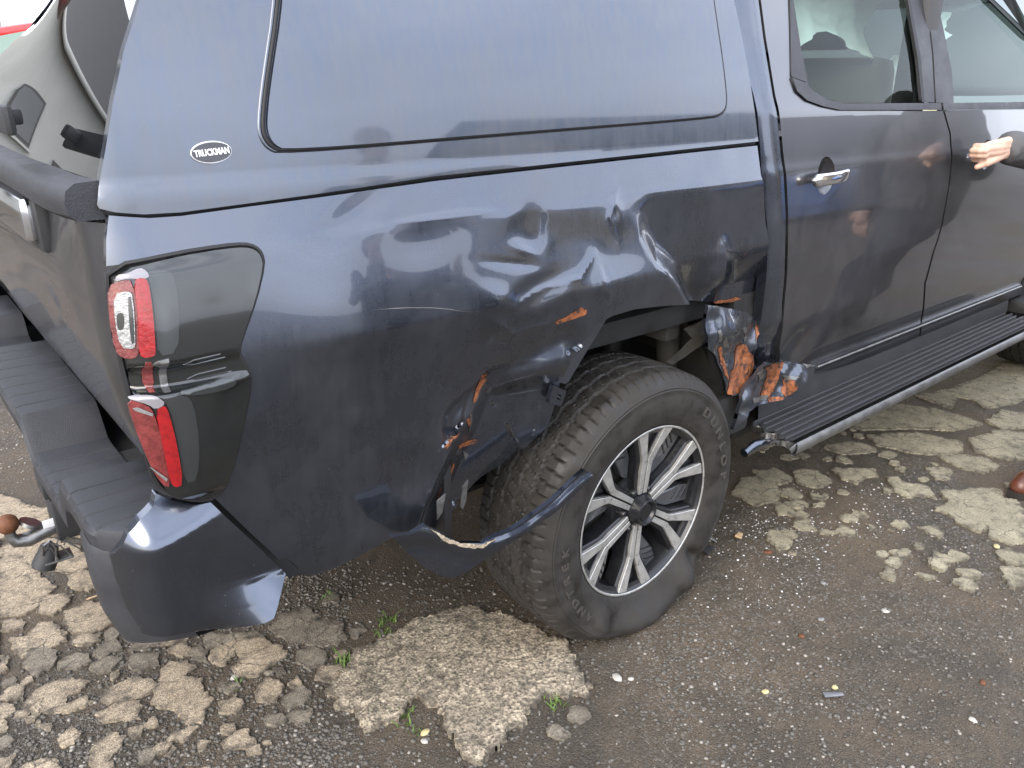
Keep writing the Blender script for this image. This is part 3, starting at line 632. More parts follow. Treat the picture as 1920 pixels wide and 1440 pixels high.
def S_bed(x, z):
    x = np.asarray(x, float); z = np.asarray(z, float)
    k = sst(-1.0, -.80, x); y = pbed(z)*k+pbed_s(z)*(1-k)+plan(x)
    # arch flare pushed in behind the wheel; wrinkled and torn
    d, t = linefield(x, z, TEAR)
    y = y+.050*sst(.0, .10, -d)*sst(.08, .28, t)*sst(.97, .86, t)*(x > -1)*1.0
    y = y+.010*sst(-.004, .010, -d)*sst(.2, .4, t)*sst(.97, .86, t)
    y = y+gdent(x, z, (985, 640), 120, 60, .012, 20)+gdent(x, z, (765, 800), 262, 212, .024, 0, 4)   # broad hollow between lamp and arch
    y = y+gdent(x, z, (1085, 470), 150, 62, .008, -5, 3)                       # long shallow push above the arch
    pk = np.array([W(q) for q in [(1205,352),(1190,400),(1196,450),(1216,500),(1262,545),(1330,640),(1500,640),(1500,290),(1300,335)]])
    sh_ = x.shape; Q = np.stack([x.ravel(), z.ravel()], 1); dd = segdist(Q, pk[:6], False); ins = inside(Q, pk)
    rp = (np.where(ins, sst(0, .075, dd), 0)).reshape(sh_)
    y = y+rp*(.060*np.clip((1.178-z)/.20, 0, 1.4))                              # pushed-in pocket over the arch
    y = y-gdent(x, z, (1362, 535), 50, 62, .030, 0, 2.2)
    d2, t2 = linefield(x, z, [(1368, 440), (1372, 500), (1382, 600)])
    y = y-.006*np.exp(-np.abs(d2)/.016)*sst(0, .2, t2)
    y = y-gdent(x, z, (1118, 515), 22, 46, .0045, 12)+gdent(x, z, (1128, 520), 9, 26, .0030, 12)
    y = y-gdent(x, z, (1165, 400), 20, 26, .004, 10)+gdent(x, z, (1162, 402), 9, 13, .003, 10)
    y = y+gdent(x, z, (1010, 430), 46, 36, .0045, 0, 4)-gdent(x, z, (1035, 440), 14, 36, .0025, -10)
    y = y-gdent(x, z, (985, 470), 26, 9, .003, -20)+gdent(x, z, (965, 495), 50, 8, .0028, -12)
    y = y-gdent(x, z, (935, 560), 60, 20, .005, -25)+gdent(x, z, (1000, 545), 70, 26, .010, 12, 3)
    y = y+gdent(x, z, (700, 395), 80, 22, .0025, 25)+gdent(x, z, (790, 460), 60, 40, .003)
    y = y+gdent(x, z, (860, 770), 70, 90, .006, 10)-gdent(x, z, (760, 860), 90, 60, .006, 30)
    for pts, am, wd_ in (([(745,425),(800,418),(880,408),(960,398)], .0035, .010), ([(930,585),(1000,545),(1080,520),(1120,470)], .004, .009), ([(905,590),(960,625),(1040,600)], .006, .012), ([(1110,600),(1130,560),(1128,500)], .003, .008), ([(1180,350),(1150,410),(1165,470)], .003, .008)):
        dd_, tt_ = linefield(x, z, pts); y = y-am*np.exp(-np.sqrt(dd_**2+1e-6)/wd_)*np.sin(np.pi*np.clip(tt_, 0, 1))**.7
    y = y+.016*np.exp(-((linefield(x, z, [(1060,668),(960,735),(900,800)])[0]-.035)/.030)**2)*sst(.70, .80, z+.15)
    y = y+.0016*fbm(x*3.1, z*4.2, 61, 2)+.0035*fbm(x*7, z*8, 12, 2)*sst(-.62, -.35, x)*sst(.88, 1.0, z)
    return y
def S_can(x, z):
    x = np.asarray(x, float); z = np.asarray(z, float)
    return .034+plan(x)+(z-1.25)*.10+.32*np.clip(z-1.25, 0, 1)**2-.004*np.clip((1.275-z)/.02, 0, 1)+.0008*fbm(x*3, z*3, 9, 2)
SHUT = [(1418, -90), (1425, 0), (1434, 70), (1452, 180), (1467, 290), (1476, 400), (1475, 480), (1469, 570), (1460, 650), (1458, 700)]
def S_door(x, z):
    x = np.asarray(x, float); z = np.asarray(z, float)
    return pdoor(z)-.012*np.exp(-((z-.74)/.10)**2)*np.exp(-((x-1.30)/.55)**4)*0+.0010*fbm(x*2, z*3, 19, 2)+gdent(x, z, (1520, 660), 60, 50, .012, 30)
def pxp(pts, S): return [at_s(q, S) for q in pts]
def PX(ox, oy, s, l): return [(ox+a/s, oy+b/s) for a, b in l]
# ---- bed side
bed_px = [(204,404),(280,409),(340,405),(470,387),(600,370),(812,340),(1000,319),(1200,297),(1420,273),(1427,330),(1436,420),(1437,480),(1432,540),(1422,612),
 (1410,590),(1392,562),(1340,566),(1290,571),(1240,574),(1190,580),(1150,592),(1122,606),(1095,640),(1070,675),(1052,715),(1040,760),(1028,798),(990,835),(945,868),(905,892),(890,905),(872,925),(850,955),(826,990),
 (790,996),(745,1003),(700,1028),(640,1060),(590,1078),(546,1079),(541,1066),(470,1000),(402,934),(428,902),(455,795),(470,712),(463,693),(448,664),(446,655),(452,632),(478,560),(493,495),(489,475),(478,463),(458,458),(420,461),(330,475),(199,499),(199,450)]
bed = panel('bed_side', pxp(bed_px, S_bed), S_bed, M_dent, truck, sp=.0065, th=.014)
bed['label'] = 'dented and torn bed side with scraped arch'
# ---- canopy side, with the blind side panel
can_px = [(182,384),(186,391),(215,398),(270,402),(340,398),(600,363),(812,331),(1100,300),(1422,265),(1404,140),(1376,0),(1340,-170),(1320,-260),(345,-260),(320,-160),(262,0),(232,95),(212,190),(196,290),(185,350)]
can = empty('canopy'); can.parent = truck
panel('canopy_side', pxp(can_px, S_can), S_can, M_dusty, can, sp=.016, th=.02)
win_px = [(532,-200),(528,0),(505,150),(497,225),(500,252),(512,271),(534,281),(900,252),(1325,219),(1348,212),(1358,196),(1354,150),(1331,0),(1305,-180)]
wp = smoothpoly(pxp(win_px, S_can), 2)
g = empty('g'); bpy.data.objects.remove(g)
panel('canopy_side_panel', wp*.0+wp, S_can, M_dusty, can, sp=.018, th=.008, off=.007)
cen = wp.mean(0)
def on_side(P2, S, off=0): return [(a, float(S(np.array([a]), np.array([b]))[0])-off, b) for a, b in P2]
ring = cen+(wp-cen)*np.array([1.010, 1.016])
tube('canopy_panel_gasket', on_side(ring, S_can, .0015), .0034, M_rubber, can, 8, True)
ring = cen+(wp-cen)*np.array([1.020, 1.034]); tube('canopy_panel_bead', on_side(ring, S_can, -.001), .0035, M_dusty, can, 8, True)
# dark seam between canopy and bed
seam = [(203,399),(280,404),(340,400),(470,382),(600,365),(812,334),(1000,313),(1200,291),(1422,268)]
tube('canopy_seal', [(a, float(S_can(np.array([a]), np.array([b]))[0])+.016, b) for a, b in pxp(seam, S_can)], .008, M_rubber, can)
# roof and the rest of the canopy shell
_re = np.array([at_s(q_, S_can) for q_ in [(182,384),(185,350),(196,290),(212,190),(232,95),(262,0),(320,-160),(345,-260)]]); _re = _re[np.argsort(_re[:, 1])]
_pc = np.polyfit(_re[:, 1], _re[:, 0], 2)
def xe_(z): return np.polyval(_pc, z)
def ye_(z): return S_can(xe_(z), z)
def S_glass(y, z):
    y = np.asarray(y, float); z = np.asarray(z, float)
    return xe_(z)+.004-.022*(1-np.abs((y-.93)/(.93-ye_(z)-.002))**4)-.012*(1-((y-.93)/.9)**2)+.04*np.clip(y/1.8, 0, 1)+.68*np.clip(z-1.40, 0, 1)*sst(.4, 1.6, y)
_gz = np.linspace(1.262, 1.72, 14); gl = [(float(ye_(z_))+.004, float(z_)) for z_ in _gz[::-1]]+[(1.86-float(ye_(z_))-.004, float(z_)) for z_ in _gz]
panel('rear_glass', gl, S_glass, M_blackglass, can, sp=.02, th=.01, axis=0)
xs = np.linspace(-1.10, .36, 30); secs = []
for x in xs:
    zt = 1.74+.03*math.sin((x+1.1)/1.46*math.pi)-.0
    ye = float(S_can(np.array([x]), np.array([1.70]))[0]); s = []
    for y in np.linspace(0, 1, 17):
        yy = ye+(1.86-2*ye)*y; edge = min(y, 1-y)*2; s.append((x+.0, yy, 1.695+(zt-1.695)*min(1, edge*3)**.5))
    secs.append(s)
loft('canopy_roof', secs, M_dusty, can)
FS = lambda S: (lambda x, z: S(x, z))
def farpanel(name, outline, S, m, parent, sp=.05):
    o = panel(name, outline, S, m, parent, sp=sp, th=.012)
    for v in o.data.vertices: v.co.y = 1.86-v.co.y
    me = o.data; bm = bmesh.new(); bm.from_mesh(me); bmesh.ops.reverse_faces(bm, faces=bm.faces); bm.to_mesh(me); bm.free()
    if me.has_custom_normals:
        bpy.context.view_layer.objects.active = o
        me.normals_split_custom_set([(0, 0, 0)]*len(me.loops))
    return o
farpanel('canopy_far_side', [(-1.10, 1.26), (.35, 1.26), (.33, 1.70), (-.78, 1.70), (-.86, 1.6), (-1.02, 1.42)], S_can, M_dusty, can)
box('canopy_front_wall', (.30, .12, 1.27), (.32, 1.74, 1.68), M_dusty, can, 0)
box('spoiler_hinge', (-1.12, .155, 1.655), (-1.02, .20, 1.70), M_dark, can, .01)
# rear spoiler end seen at top, glass handle
hp = at_x((26, 220), -1.235); print('hp', hp, at_x((20, 220), -1.21))
hd = empty('hatch_handle'); hd.parent = can
box('handle_base', (-1.222, .40, 1.335), (-1.185, .43, 1.36), M_black, hd, .006)
box('handle_grip', (-1.232, .27, 1.326), (-1.216, .50, 1.370), M_black, hd, .008)
# lower trim bar of the hatch
secs = []
for y in np.linspace(.075, 1.785, 40):
    xo = -1.200+.012*max(0, (.20-y)/.12)**2.4+.03*max(0, (y-1.61)/.16)**2.4
    secs.append([(xo+.03, y, 1.222), (xo-.008, y, 1.222), (xo-.018, y, 1.230), (xo-.021, y, 1.248), (xo-.017, y, 1.264), (xo-.004, y, 1.274), (xo+.03, y, 1.276)])
loft('hatch_bottom_bar', secs, M_step, can, closed=True, caps=True)
box('bed_corner_block', (-1.16, .10, 1.205), (-1.10, .16, 1.262), M_rubber, truck, .01)
# maker's badge
bc = np.array(at_s((395.5, 285), S_can)); bd = empty('canopy_badge'); bd.parent = can
def ell(rx, rz, n=48, rot=R(4)): return [(bc[0]+rx*math.cos(t)*math.cos(rot)-rz*math.sin(t)*math.sin(rot), bc[1]+rz*math.sin(t)*math.cos(rot)+rx*math.cos(t)*math.sin(rot)) for t in np.linspace(0, 2*math.pi, n, endpoint=False)]
bx = np.linalg.norm(np.array(at_s((357, 288), S_can))-np.array(at_s((434, 283), S_can)))/2; bz = .0155
o = panel('badge_rim', ell(bx, bz), S_can, M_white, bd, sp=.004, th=.003, off=.003)
o = panel('badge_plate', ell(bx*.965, bz*.90), S_can, M_badge, bd, sp=.004, th=.001, off=.0040)
tm = text_mesh('TRUCKMAN', .0125, .0005, .0005); tm.materials.append(M_white)
ty = float(S_can(np.array([bc[0]]), np.array([bc[1]]))[0])
ww = max(v.co.x for v in tm.vertices)-min(v.co.x for v in tm.vertices); kx = bx*1.72/ww
rot = R(4)
for v in tm.vertices:
    a, b = v.co.x*kx, v.co.y; c = v.co.z; X_ = bc[0]+a*math.cos(rot)-b*math.sin(rot); Z_ = bc[1]+a*math.sin(rot)+b*math.cos(rot)
    v.co = Vector((X_, float(S_can(np.array([X_]), np.array([Z_]))[0])-.0049-c, Z_))
link('badge_lettering', tm, bd)
# ---- tail lamp
def S_lamp(x, z):
    x = np.asarray(x, float); z = np.asarray(z, float); base = S_bed(np.maximum(x, -1.19), z)
    k = sst(-.98, -1.16, x)
    up = sst(1.008, 1.024, z)*sst(1.172, 1.150, z); lo = sst(.984, .972, z)*sst(.775, .80, z)
    return base-.006-.017*k*np.maximum(up, lo)+.006*sst(1.015, 1.0, z)*sst(.972, .985, z)*sst(-.99, -1.05, x)
lamp = empty('tail_light'); lamp.parent = truck; lamp['label'] = 'smoked tail light with two stacked red units'
bedh = pxp([(199,499),(330,475),(420,461),(458,458),(478,463),(489,475),(493,495),(478,560),(452,632),(446,655),(448,664),(463,693),(470,712),(455,795),(428,902),(402,934),(370,938),(322,928),(291,905),(272,845),(247,760),(222,660),(203,560)], S_bed)
bc2 = np.mean(bedh, 0); lam = smoothpoly(bc2+(np.array(bedh)-bc2)*np.array([.975, .982]), 1)
panel('lamp_housing', lam, S_lamp, M_smoke, lamp, sp=.006, th=.03)
hb = [(a, float(S_bed(np.array([max(a, -1.19)]), np.array([b]))[0])-.001, b) for a, b in smoothpoly(bedh, 1)]
tube('lamp_seal', hb, .0042, M_rubber, lamp, 6, True)
def lens(name, l, m, off=.002, th=.004, lab=None, sp=.005, sm=1):
    P = smoothpoly(pxp(PX(0, 440, 3, l), S_lamp), sm); o = panel(name, P, S_lamp, m, lamp, sp=sp, th=th, off=off)
    if lab: o['label'] = lab
    return o
lens('red_lens', [(745,250),(800,235),(828,260),(850,400),(870,650),(862,680),(790,690),(775,640),(770,450)], M_red, .006)
lens('lens_surround', [(603,290),(690,250),(742,258),(773,450),(782,660),(752,697),(680,690),(642,650),(610,450)], M_redin, .003)
lens('clear_lens', [(632,330),(720,312),(742,340),(757,600),(748,640),(670,630),(640,480)], M_clear, .0055)
lens('clear_lens_bar', [(708,345),(728,340),(748,600),(728,612)], M_smokegrey, .0075, .001)
lens('clear_lens_mark', [(648,440),(680,430),(690,470),(686,525),(660,535),(650,500)], M_smokegrey, .0068, .001, sp=.003)
lens('grey_band', [(810,200),(940,195),(985,245),(1008,450),(1000,660),(885,685),(874,500),(845,280)], M_smokegrey, .0015, .001)
lens('lens_cap', [(650,225),(710,215),(780,180),(820,200),(838,240),(760,246),(735,243),(690,248),(640,262)], M_lenscap, .0045, .001)
lens('middle_red_strip', [(800,715),(865,715),(885,885),(820,885)], M_redin, .002, .001)
lens('lamp_clip', [(850,730),(885,708),(945,692),(938,742),(960,880),(918,885),(897,745)], M_steel, .004, .003, sm=0)
lens('lower_lens', [(708,920),(830,955),(868,1010),(918,1200),(962,1420),(900,1400),(820,1250),(740,1040)], M_redin, .003)
lens('red_lens', [(870,985),(920,950),(945,1000),(990,1180),(1025,1400),(975,1415),(950,1380),(900,1140)], M_red, .006)
lens('grey_band', [(885,908),(1040,895),(1088,950),(1120,1150),(1112,1380),(1035,1398),(995,1150),(950,965)], M_smokegrey, .0015, .001)
lens('lens_cap', [(715,900),(830,895),(880,905),(930,945),(870,980),(830,950),(715,918)], M_lenscap, .0045, .001)
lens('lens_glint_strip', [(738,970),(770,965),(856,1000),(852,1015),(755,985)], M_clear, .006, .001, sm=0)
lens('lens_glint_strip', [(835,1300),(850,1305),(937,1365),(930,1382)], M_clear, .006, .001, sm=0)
for l in ([(1240,672),(1090,705),(1035,730),(1085,730),(1265,688)], [(1270,748),(1110,785),(1052,812),(1100,815),(1300,768)]):
    tube('lamp_rib', on_side(pxp(PX(0, 440, 3, l), S_lamp), S_lamp, .0), .0016, M_smokegrey, lamp, 6)
lens('lamp_ledge', [(985,880),(1110,850),(1290,792),(1335,840),(1240,880),(1060,905)], M_smokegrey, .003, .002)
# ---- tailgate
def S_gate(y, z):
    y = np.asarray(y, float); z = np.asarray(z, float)
    return -1.176-.014*np.exp(-((z-1.10)/.07)**2)*sst(.12, .3, y)+.03*np.clip((.95-z)/.15, 0, 1)**2+.05*np.clip((.16-y)/.10, 0, 1.2)**2.4-.008*sst(.9, 1.0, z)+.003*fbm(y*4, z*6, 4, 2)
panel('tailgate', [(.072, 1.215), (.065, 1.10), (.064, .98), (.068, .815), (.5, .805), (.93, .80), (1.36, .805), (1.80, .815), (1.80, 1.215)], S_gate, M_cab, truck, sp=.012, th=.02, axis=0)
th_ = empty('tailgate_handle'); th_.parent = truck
q = at_x((44, 425), -1.225)
box('handle_plate', (-1.205, q[0], q[1]-.05), (-1.175, q[0]+.50, q[1]+.05), M_black, th_, .012)
box('handle_chrome', (-1.225, q[0]+.012, q[1]-.03), (-1.200, q[0]+.42, q[1]+.045), M_chrome, th_, .012)

# ---- inner corner column between lamp and gate, dark
box('corner_backing', (-1.13, .075, .60), (-1.05, .12, 1.20), M_rubber, truck, 0)
# ---- bumper
bum = empty('rear_bumper'); bum.parent = truck
def S_bc(x, z):
    x = np.asarray(x, float); z = np.asarray(z, float)
    top = at_y((300, 988), 0.)[1]
    y = .004+.9*np.clip((z-(.712+.03*sst(-1.2, -1.05, x)))/.06, 0, 1.6)**1.5*.060*sst(-1.02, -1.12, x)
    y = y+.085*np.clip((-1.175-x)/.075, 0, 1.15)**2.2
    # lower ledge line
    a = np.array(at_y((262, 1160), 0.)); b = np.array(at_y((535, 1078), 0.)); ab = (b-a)/np.linalg.norm(b-a)
    d = (x-a[0])*ab[1]-(z-a[1])*ab[0]                 # >0 below the line
    f = sst(-1.14, -1.0, x)
    y = y-.050*np.clip(d/.075, 0, 1.0)*f+.02*np.clip((d-.078)/.02, 0, 2)*f*1.2
    y = y-.004*f*sst(-.012, .0, d)
    y = y+.02*np.clip((.56-z)/.06, 0, 2)**2*(1-f)
    return y+.010*np.clip((.70-z)/.15, 0, 1)
bc_px = [(206,1042),(240,1000),(262,975),(288,948),(292,925),(320,938),(368,947),(395,942),(470,1012),(536,1076),(531,1095),(520,1140),(513,1160),(497,1168),(420,1180),(330,1190),(285,1193),(268,1188),(238,1140),(217,1085)]
def pxy0(pts, S): return [at_s(q, S) for q in pts]
panel('bumper_corner', pxy0(bc_px, S_bc), S_bc, M_paint, bum, sp=.006, th=.02)
ys = [.055, .10, .16, .30, .335, .345, .62, .66, .665, 1.20, 1.21, 1.24, 1.52, 1.53, 1.80]
def steptop(y): return float(np.interp(y, [0, .318, .345, .60, .655, 1.205, 1.26, 1.51, 1.54, 2], [.738, .738, .668, .668, .742, .742, .668, .668, .738, .738]))
def bumx(y): return -1.262-.012*math.exp(-((y-.93)/.5)**2)+.05*max(0, (.12-y)/.07)**2+.05*max(0, (y-1.74)/.07)**2
secs = []; grooves = [.095, .145, .195, .245]+[.40, .45, .50, .55]+[.72+.07*i for i in range(7)]
yy = sorted(set([round(v, 4) for v in list(np.linspace(.050, 1.81, 90))+[g_+e for g_ in grooves for e in (-.0035, -.001, .001, .0035)]]))
def sec(y):
    zt = steptop(y); gd = .0045 if any(abs(y-g_) < .0016 for g_ in grooves) else 0
    x0 = bumx(y); return [(-1.12, y, zt-.002-gd*.3), (x0+.018, y, zt-gd), (x0+.006, y, zt-.003-gd), (x0, y, zt-.014), (x0+.004, y, zt-.05), (x0+.016+.03*float(sst(.16, .34, y)), y, .61), (x0+.05+.03*float(sst(.16, .34, y)), y, .57), (x0+.11, y, .56)]
loft('bumper_step', [sec(y) for y in yy], M_step, bum, ang=30)
secs = []
for y in np.linspace(.035, .34, 16):
    x0 = bumx(y)+.35*max(0, y-.17); k = max(0, (.10-y)/.065); xx = x0-.002+.03*k**2
    secs.append([(xx+.004, y, .700), (xx-.002, y, .69), (xx-.001, y, .62), (xx+.004, y, .56), (xx+.02, y, .505+.25*max(0, y-.15)), (xx+.07, y, .50+.25*max(0, y-.15))])
loft('bumper_corner_back', secs, M_step, bum)
box('bumper_beam', (-1.15, .10, .56), (-1.02, 1.76, .64), M_dark, bum, .01)
_sm = lambda x, z: .045+0*np.asarray(x)
panel('seam_backing', [at_y(q_, .045) for q_ in [(385,925),(470,985),(560,1068),(545,1085),(505,1060),(440,1000),(370,945)]], _sm, M_rubber, truck, sp=.03, th=.01)
# ---- tow bar
tow = empty('tow_bar'); tow.parent = truck
bp_ = onp((14, 983), 1, .93)
bm = bmesh.new(); bmesh.ops.create_uvsphere(bm, u_segments=24, v_segments=16, radius=.0255); me = bpy.data.meshes.new('tow_ball'); bm.to_mesh(me); bm.free(); me.materials.append(M_rust)
o = link('tow_ball', me, tow); o.location = tuple(bp_); me.polygons.foreach_set('use_smooth', [True]*len(me.polygons))
B_ = Vector(bp_)
tube('tow_neck', [B_+Vector(v) for v in ((0, 0, -.01), (0, 0, -.035), (.008, 0, -.052), (.035, 0, -.058), (.08, 0, -.045), (.13, 0, -.03), (.2, 0, -.03))], [.013, .013, .017, .019, .02, .022, .022], M_steel, tow, 12)
tube('tow_collar', [B_+Vector((.045, 0, -.020)), B_+Vector((.05, .0, -.012))], [.028, .028], M_steel, tow, 20)
box('tow_label', tuple(B_+Vector((.07, -.024, -.03))), tuple(B_+Vector((.115, -.021, -.008))), M_white, tow, .001)
box('tow_bracket', tuple(B_+Vector((.095, -.05, -.065))), tuple(B_+Vector((.20, .06, .05))), M_black, tow, .008)
box('tow_bracket', tuple(B_+Vector((.085, -.045, .055))), tuple(B_+Vector((.19, .05, .12))), M_black, tow, .006)
sp_ = Vector(onp((88, 1045), 1, .86))
tube('trailer_socket', [sp_+Vector((-.012, 0, -.022)), sp_+Vector((0, 0, .0)), sp_+Vector((.012, 0, .03))], [.028, .027, .02], M_black, tow, 16)
box('socket_flap', tuple(sp_+Vector((-.01, -.03, -.008))), tuple(sp_+Vector((.055, .02, -.002))), M_steel, tow, .002)
rr_ = random.Random(4)
for i in range(4):
    a = sp_+Vector((-.02+.02*i, -.02, .03)); tube('tow_wire', [a, a+Vector((.01, -.01, .025)), a+Vector((.03, -.015, .01)), a+Vector((.04+.01*i, -.01, -.03))], .0018, M_steel, tow, 6)
tube('tow_hook', [sp_+Vector(v) for v in ((-.01, -.02, .02), (-.005, -.025, .05), (.012, -.025, .055), (.022, -.02, .03), (.015, -.02, -.01))], .004, M_steel, tow, 8)

# ---- cab rear corner, doors
def xshut(z):
    P = np.array([at_s(q, S_door) for q in SHUT]); o_ = np.argsort(P[:, 1]); return np.interp(z, P[o_, 1], P[o_, 0])
def S_corner(x, z):
    x = np.asarray(x, float); z = np.asarray(z, float); d = xshut(z)-x
    return S_door(x, z)+.004+5.5*np.clip(d-.012, 0, .07)**2+.3*np.clip(d-.08, 0, 1)+(.012+.01*fbm(x*30, z*22, 3, 3))*sst(.78, .68, z)
cn_px = [(1340,-170),(1374,0),(1402,140),(1424,262),(1428,330),(1438,420),(1439,480),(1434,545),(1424,610),(1412,690),(1396,745),(1430,738),(1452,712),(1457,650),(1466,570),(1472,480),(1473,400),(1464,290),(1449,180),(1431,70),(1422,0),(1412,-110)]
panel('cab_corner', pxy0(cn_px, S_corner), S_corner, M_dent, truck, sp=.005, th=.03)
# rear door
rd = empty('rear_door'); rd.parent = truck
gapf = [(1459,712),(1500,700),(1565,692),(1640,668),(1722,638),(1726,600),(1733,530),(1748,475),(1765,420),(1779,340),(1783,300),(1780,250),(1768,208)]
winl = [(1570,208),(1540,200),(1510,190),(1490,172),(1482,140),(1477,0),(1474,-100)]
P = pxp([(1418,-100),(1427,0),(1436,70),(1454,180),(1469,290),(1478,400),(1477,480),(1471,570),(1462,650)], S_door)+pxp(gapf, S_door)+pxp(winl, S_door)
def cup_ring(c, k=1.0): return [(c[0]+.010+.046*k*math.cos(t), c[1]+.001+.052*k*math.sin(t)) for t in np.linspace(0, 2*math.pi, 40, endpoint=False)]
HC1 = np.array(at_s((1545, 331), S_door)); HC2 = np.array(at_s((1848, 291), S_door))
panel('rear_door_skin', P, S_door, M_cab, rd, sp=.012, th=.02, holes=[cup_ring(HC1)])
fgap = [(1771,208),(1783,250),(1786,300),(1782,340),(1768,420),(1751,475),(1736,530),(1729,600),(1725,637),(1920,549)]
fd = empty('front_door'); fd.parent = truck
P = pxp(fgap, S_door)+[(2.62, .56), (2.66, .8), (2.62, 1.15), (2.58, 1.32)]+pxp([(1920, 205), (1850, 206)], S_door)
panel('front_door_skin', P, S_door, M_cab, fd, sp=.016, th=.02, holes=[cup_ring(HC2)])
# dark seals / pillars
def strip(name, pts, m, parent, off=.0, th=.015, sp=.02): return panel(name, pxp(pts, S_door), S_door, m, parent, sp=sp, th=th, off=off)
strip('window_moulding', [(1482,145),(1491,171),(1510,188),(1540,199),(1572,206),(1762,206),(1761,193),(1580,194),(1545,185),(1518,168),(1508,155)], M_step, rd, .006)
strip('window_moulding', [(1766,206),(1920,204),(1960,203),(1960,190),(1920,191),(1785,193),(1765,193)], M_step, fd, .006)
strip('window_surround', [(1478,-100),(1482,143),(1508,153),(1516,166),(1500,90),(1486,0),(1478,-100)][:6], M_step, rd, .003)
strip('door_pillar', [(1700,-100),(1703,0),(1722,110),(1730,191),(1750,192),(1745,100),(1733,0),(1726,-100)], M_step, rd, .004)
strip('door_pillar', [(1728,-100),(1736,0),(1748,100),(1753,192),(1786,193),(1782,130),(1768,60),(1755,0),(1748,-60)], M_step, fd, .004)
strip('window_seal', [(1692,-100),(1697,0),(1716,110),(1724,191),(1729,191),(1722,110),(1702,0),(1698,-100)], M_rubber, rd, .008, .01, .01)
strip('front_pillar', [(1820,-70),(1860,0),(1925,62),(2100,190),(2140,190),(1990,60),(1895,-20),(1850,-90)], M_cab, truck, .008, .015)
strip('pillar_seal', [(1812,-70),(1851,0),(1919,66),(2085,190),(2100,190),(1925,62),(1860,0),(1820,-70)], M_rubber, truck, .006, .008)
# glass
gs = lambda x, z: S_door(x, z)+.006
o = panel('door_glass', pxp([(1484,-100),(1488,0),(1502,90),(1518,166),(1546,184),(1580,193),(1725,192),(1717,110),(1698,0),(1690,-100)], gs), gs, M_glass, rd, sp=.04, th=0)
o = panel('door_glass', pxp([(1750,-60),(1757,0),(1769,60),(1784,130),(1787,193),(1920,191),(2088,190),(1918,64),(1853,0),(1812,-70)], gs), gs, M_glass, fd, sp=.04, th=0)
# door handles
def handle(c, parent, L_=.165):
    h = empty('door_handle'); h.parent = parent; c = np.array(c)
    def Sc(x, z):
        x = np.asarray(x, float); z = np.asarray(z, float); r = np.hypot((x-c[0]-.010)/.046, (z-c[1]-.001)/.052); return S_door(x, z)+.030*np.clip(1-r*r, 0, 1)**.7
    panel('handle_cup', cup_ring(c, .995), Sc, M_cab, h, sp=.004, th=0, off=.0)
    y0 = float(S_door(c[0:1], c[1:2])[0]); secs = []
    for t in np.linspace(0, 1, 24):
        x = c[0]-L_/2+L_*t; hw = .0175*min(1, (t/.05)**.5 if t < .05 else 1)*(1-.45*max(0, (t-.75)/.25)**2); dp = .034*math.sin(math.pi*min(max(t*.92+.06, 0), 1))**.35; zc = c[1]+.006*(t-.5)+.004*max(0, (t-.8)/.2)
        yo = y0-dp-.004; s = []
        for k in range(12):
            a = 2*math.pi*k/12; s.append((x, yo+.007*np.sign(math.sin(a))*abs(math.sin(a))**.6, zc+hw*np.sign(math.cos(a))*abs(math.cos(a))**.5))
        secs.append(s)
    loft('handle_bar', secs, M_chrome, h, closed=True, caps=True, ang=60)
    return h
handle(HC1, rd, .186)
hc = HC2; hc_fd = handle(hc, fd, .19)
# rough guide: sill under the doors
def S_sill(x, z): x = np.asarray(x, float); z = np.asarray(z, float); return .045+.12*np.clip((.54-z)/.10, 0, 1)+.004*fbm(x*9, z*9, 1, 2)*sst(1.2, .8, x)
panel('door_sill', [(.50, .42), (2.62, .42), (2.62, .555), (.50, .555)], S_sill, M_cab, truck, sp=.03, th=.02)
tube('sill_trim', [(x, .040, .548) for x in np.linspace(.86, 2.6, 12)], .0045, M_alu, truck)
# ---- side step
st = empty('side_step'); st.parent = truck; st['label'] = 'ribbed side step with snapped rear end'
e0 = onp((1492, 838), 1, -.10); zs = e0[2]; xs0 = e0[0]
q1 = onp((1408, 797), 2, zs)
yi = q1[1]; xi = q1[0]
print('STEP', e0, q1)
def steppt(t, s, z):  # t along y from outer(0) to inner(1), s along x
    x0 = xs0+(xi-xs0)*t+.012*math.sin(t*17)*(.3 if t < .2 or t > .9 else 1); return (x0+s, -.10+(yi+.10)*t, z)
ribs = []; T_ = []
n = 60
for i in range(n+1): T_.append(.10+.88*i/n)
secs = []
for s in [0, .004, .02, .1, .5, 1.0, 1.5, 2.0]:
    row = []
    for t in T_:
        ph = (t-.10)/.88*6; f = abs((ph % 1)-.5)*2; h = .006*(1 if f > .42 else -.3)
        if t < .14: h = .008
        row.append(steppt(t, s, zs+.004+h))
    secs.append(row)
loft('step_tread', secs, M_rubber if False else M_black, st, ang=25)
for i in range(6):
    t = .10+.88*(i+.5)/6+.0; tube('step_rib', [steppt(t+.055, s, zs+.011) for s in (.006, .5, 1, 2.0)], .0042, M_step, st, 6)
prof_e = [(-.0, .012), (-.008, .010), (-.013, -.001), (-.012, -.014), (-.008, -.020), (-.003, -.017), (-.008, -.004), (-.004, .008)]
loft('step_edge', [[(xs0+s-.006*k_, -.10+a+.0, zs+b) for k_, (a, b) in enumerate(prof_e)] for s in (0, .5, 1, 2.0)], M_alu, st, closed=True, caps=False)
loft('step_underside', [[steppt(t, s, zs-.02-.006*math.sin(t*9)) for t in np.linspace(.02, 1, 14)] for s in (.015, 1, 2.0)], M_black, st)
loft('step_end', [[steppt(t, .003, zs+.004-.02*k_+.004*math.sin(t*60)*k_) for t in np.linspace(.05, 1, 30)] for k_ in (0, .5, 1)], M_alu, st)
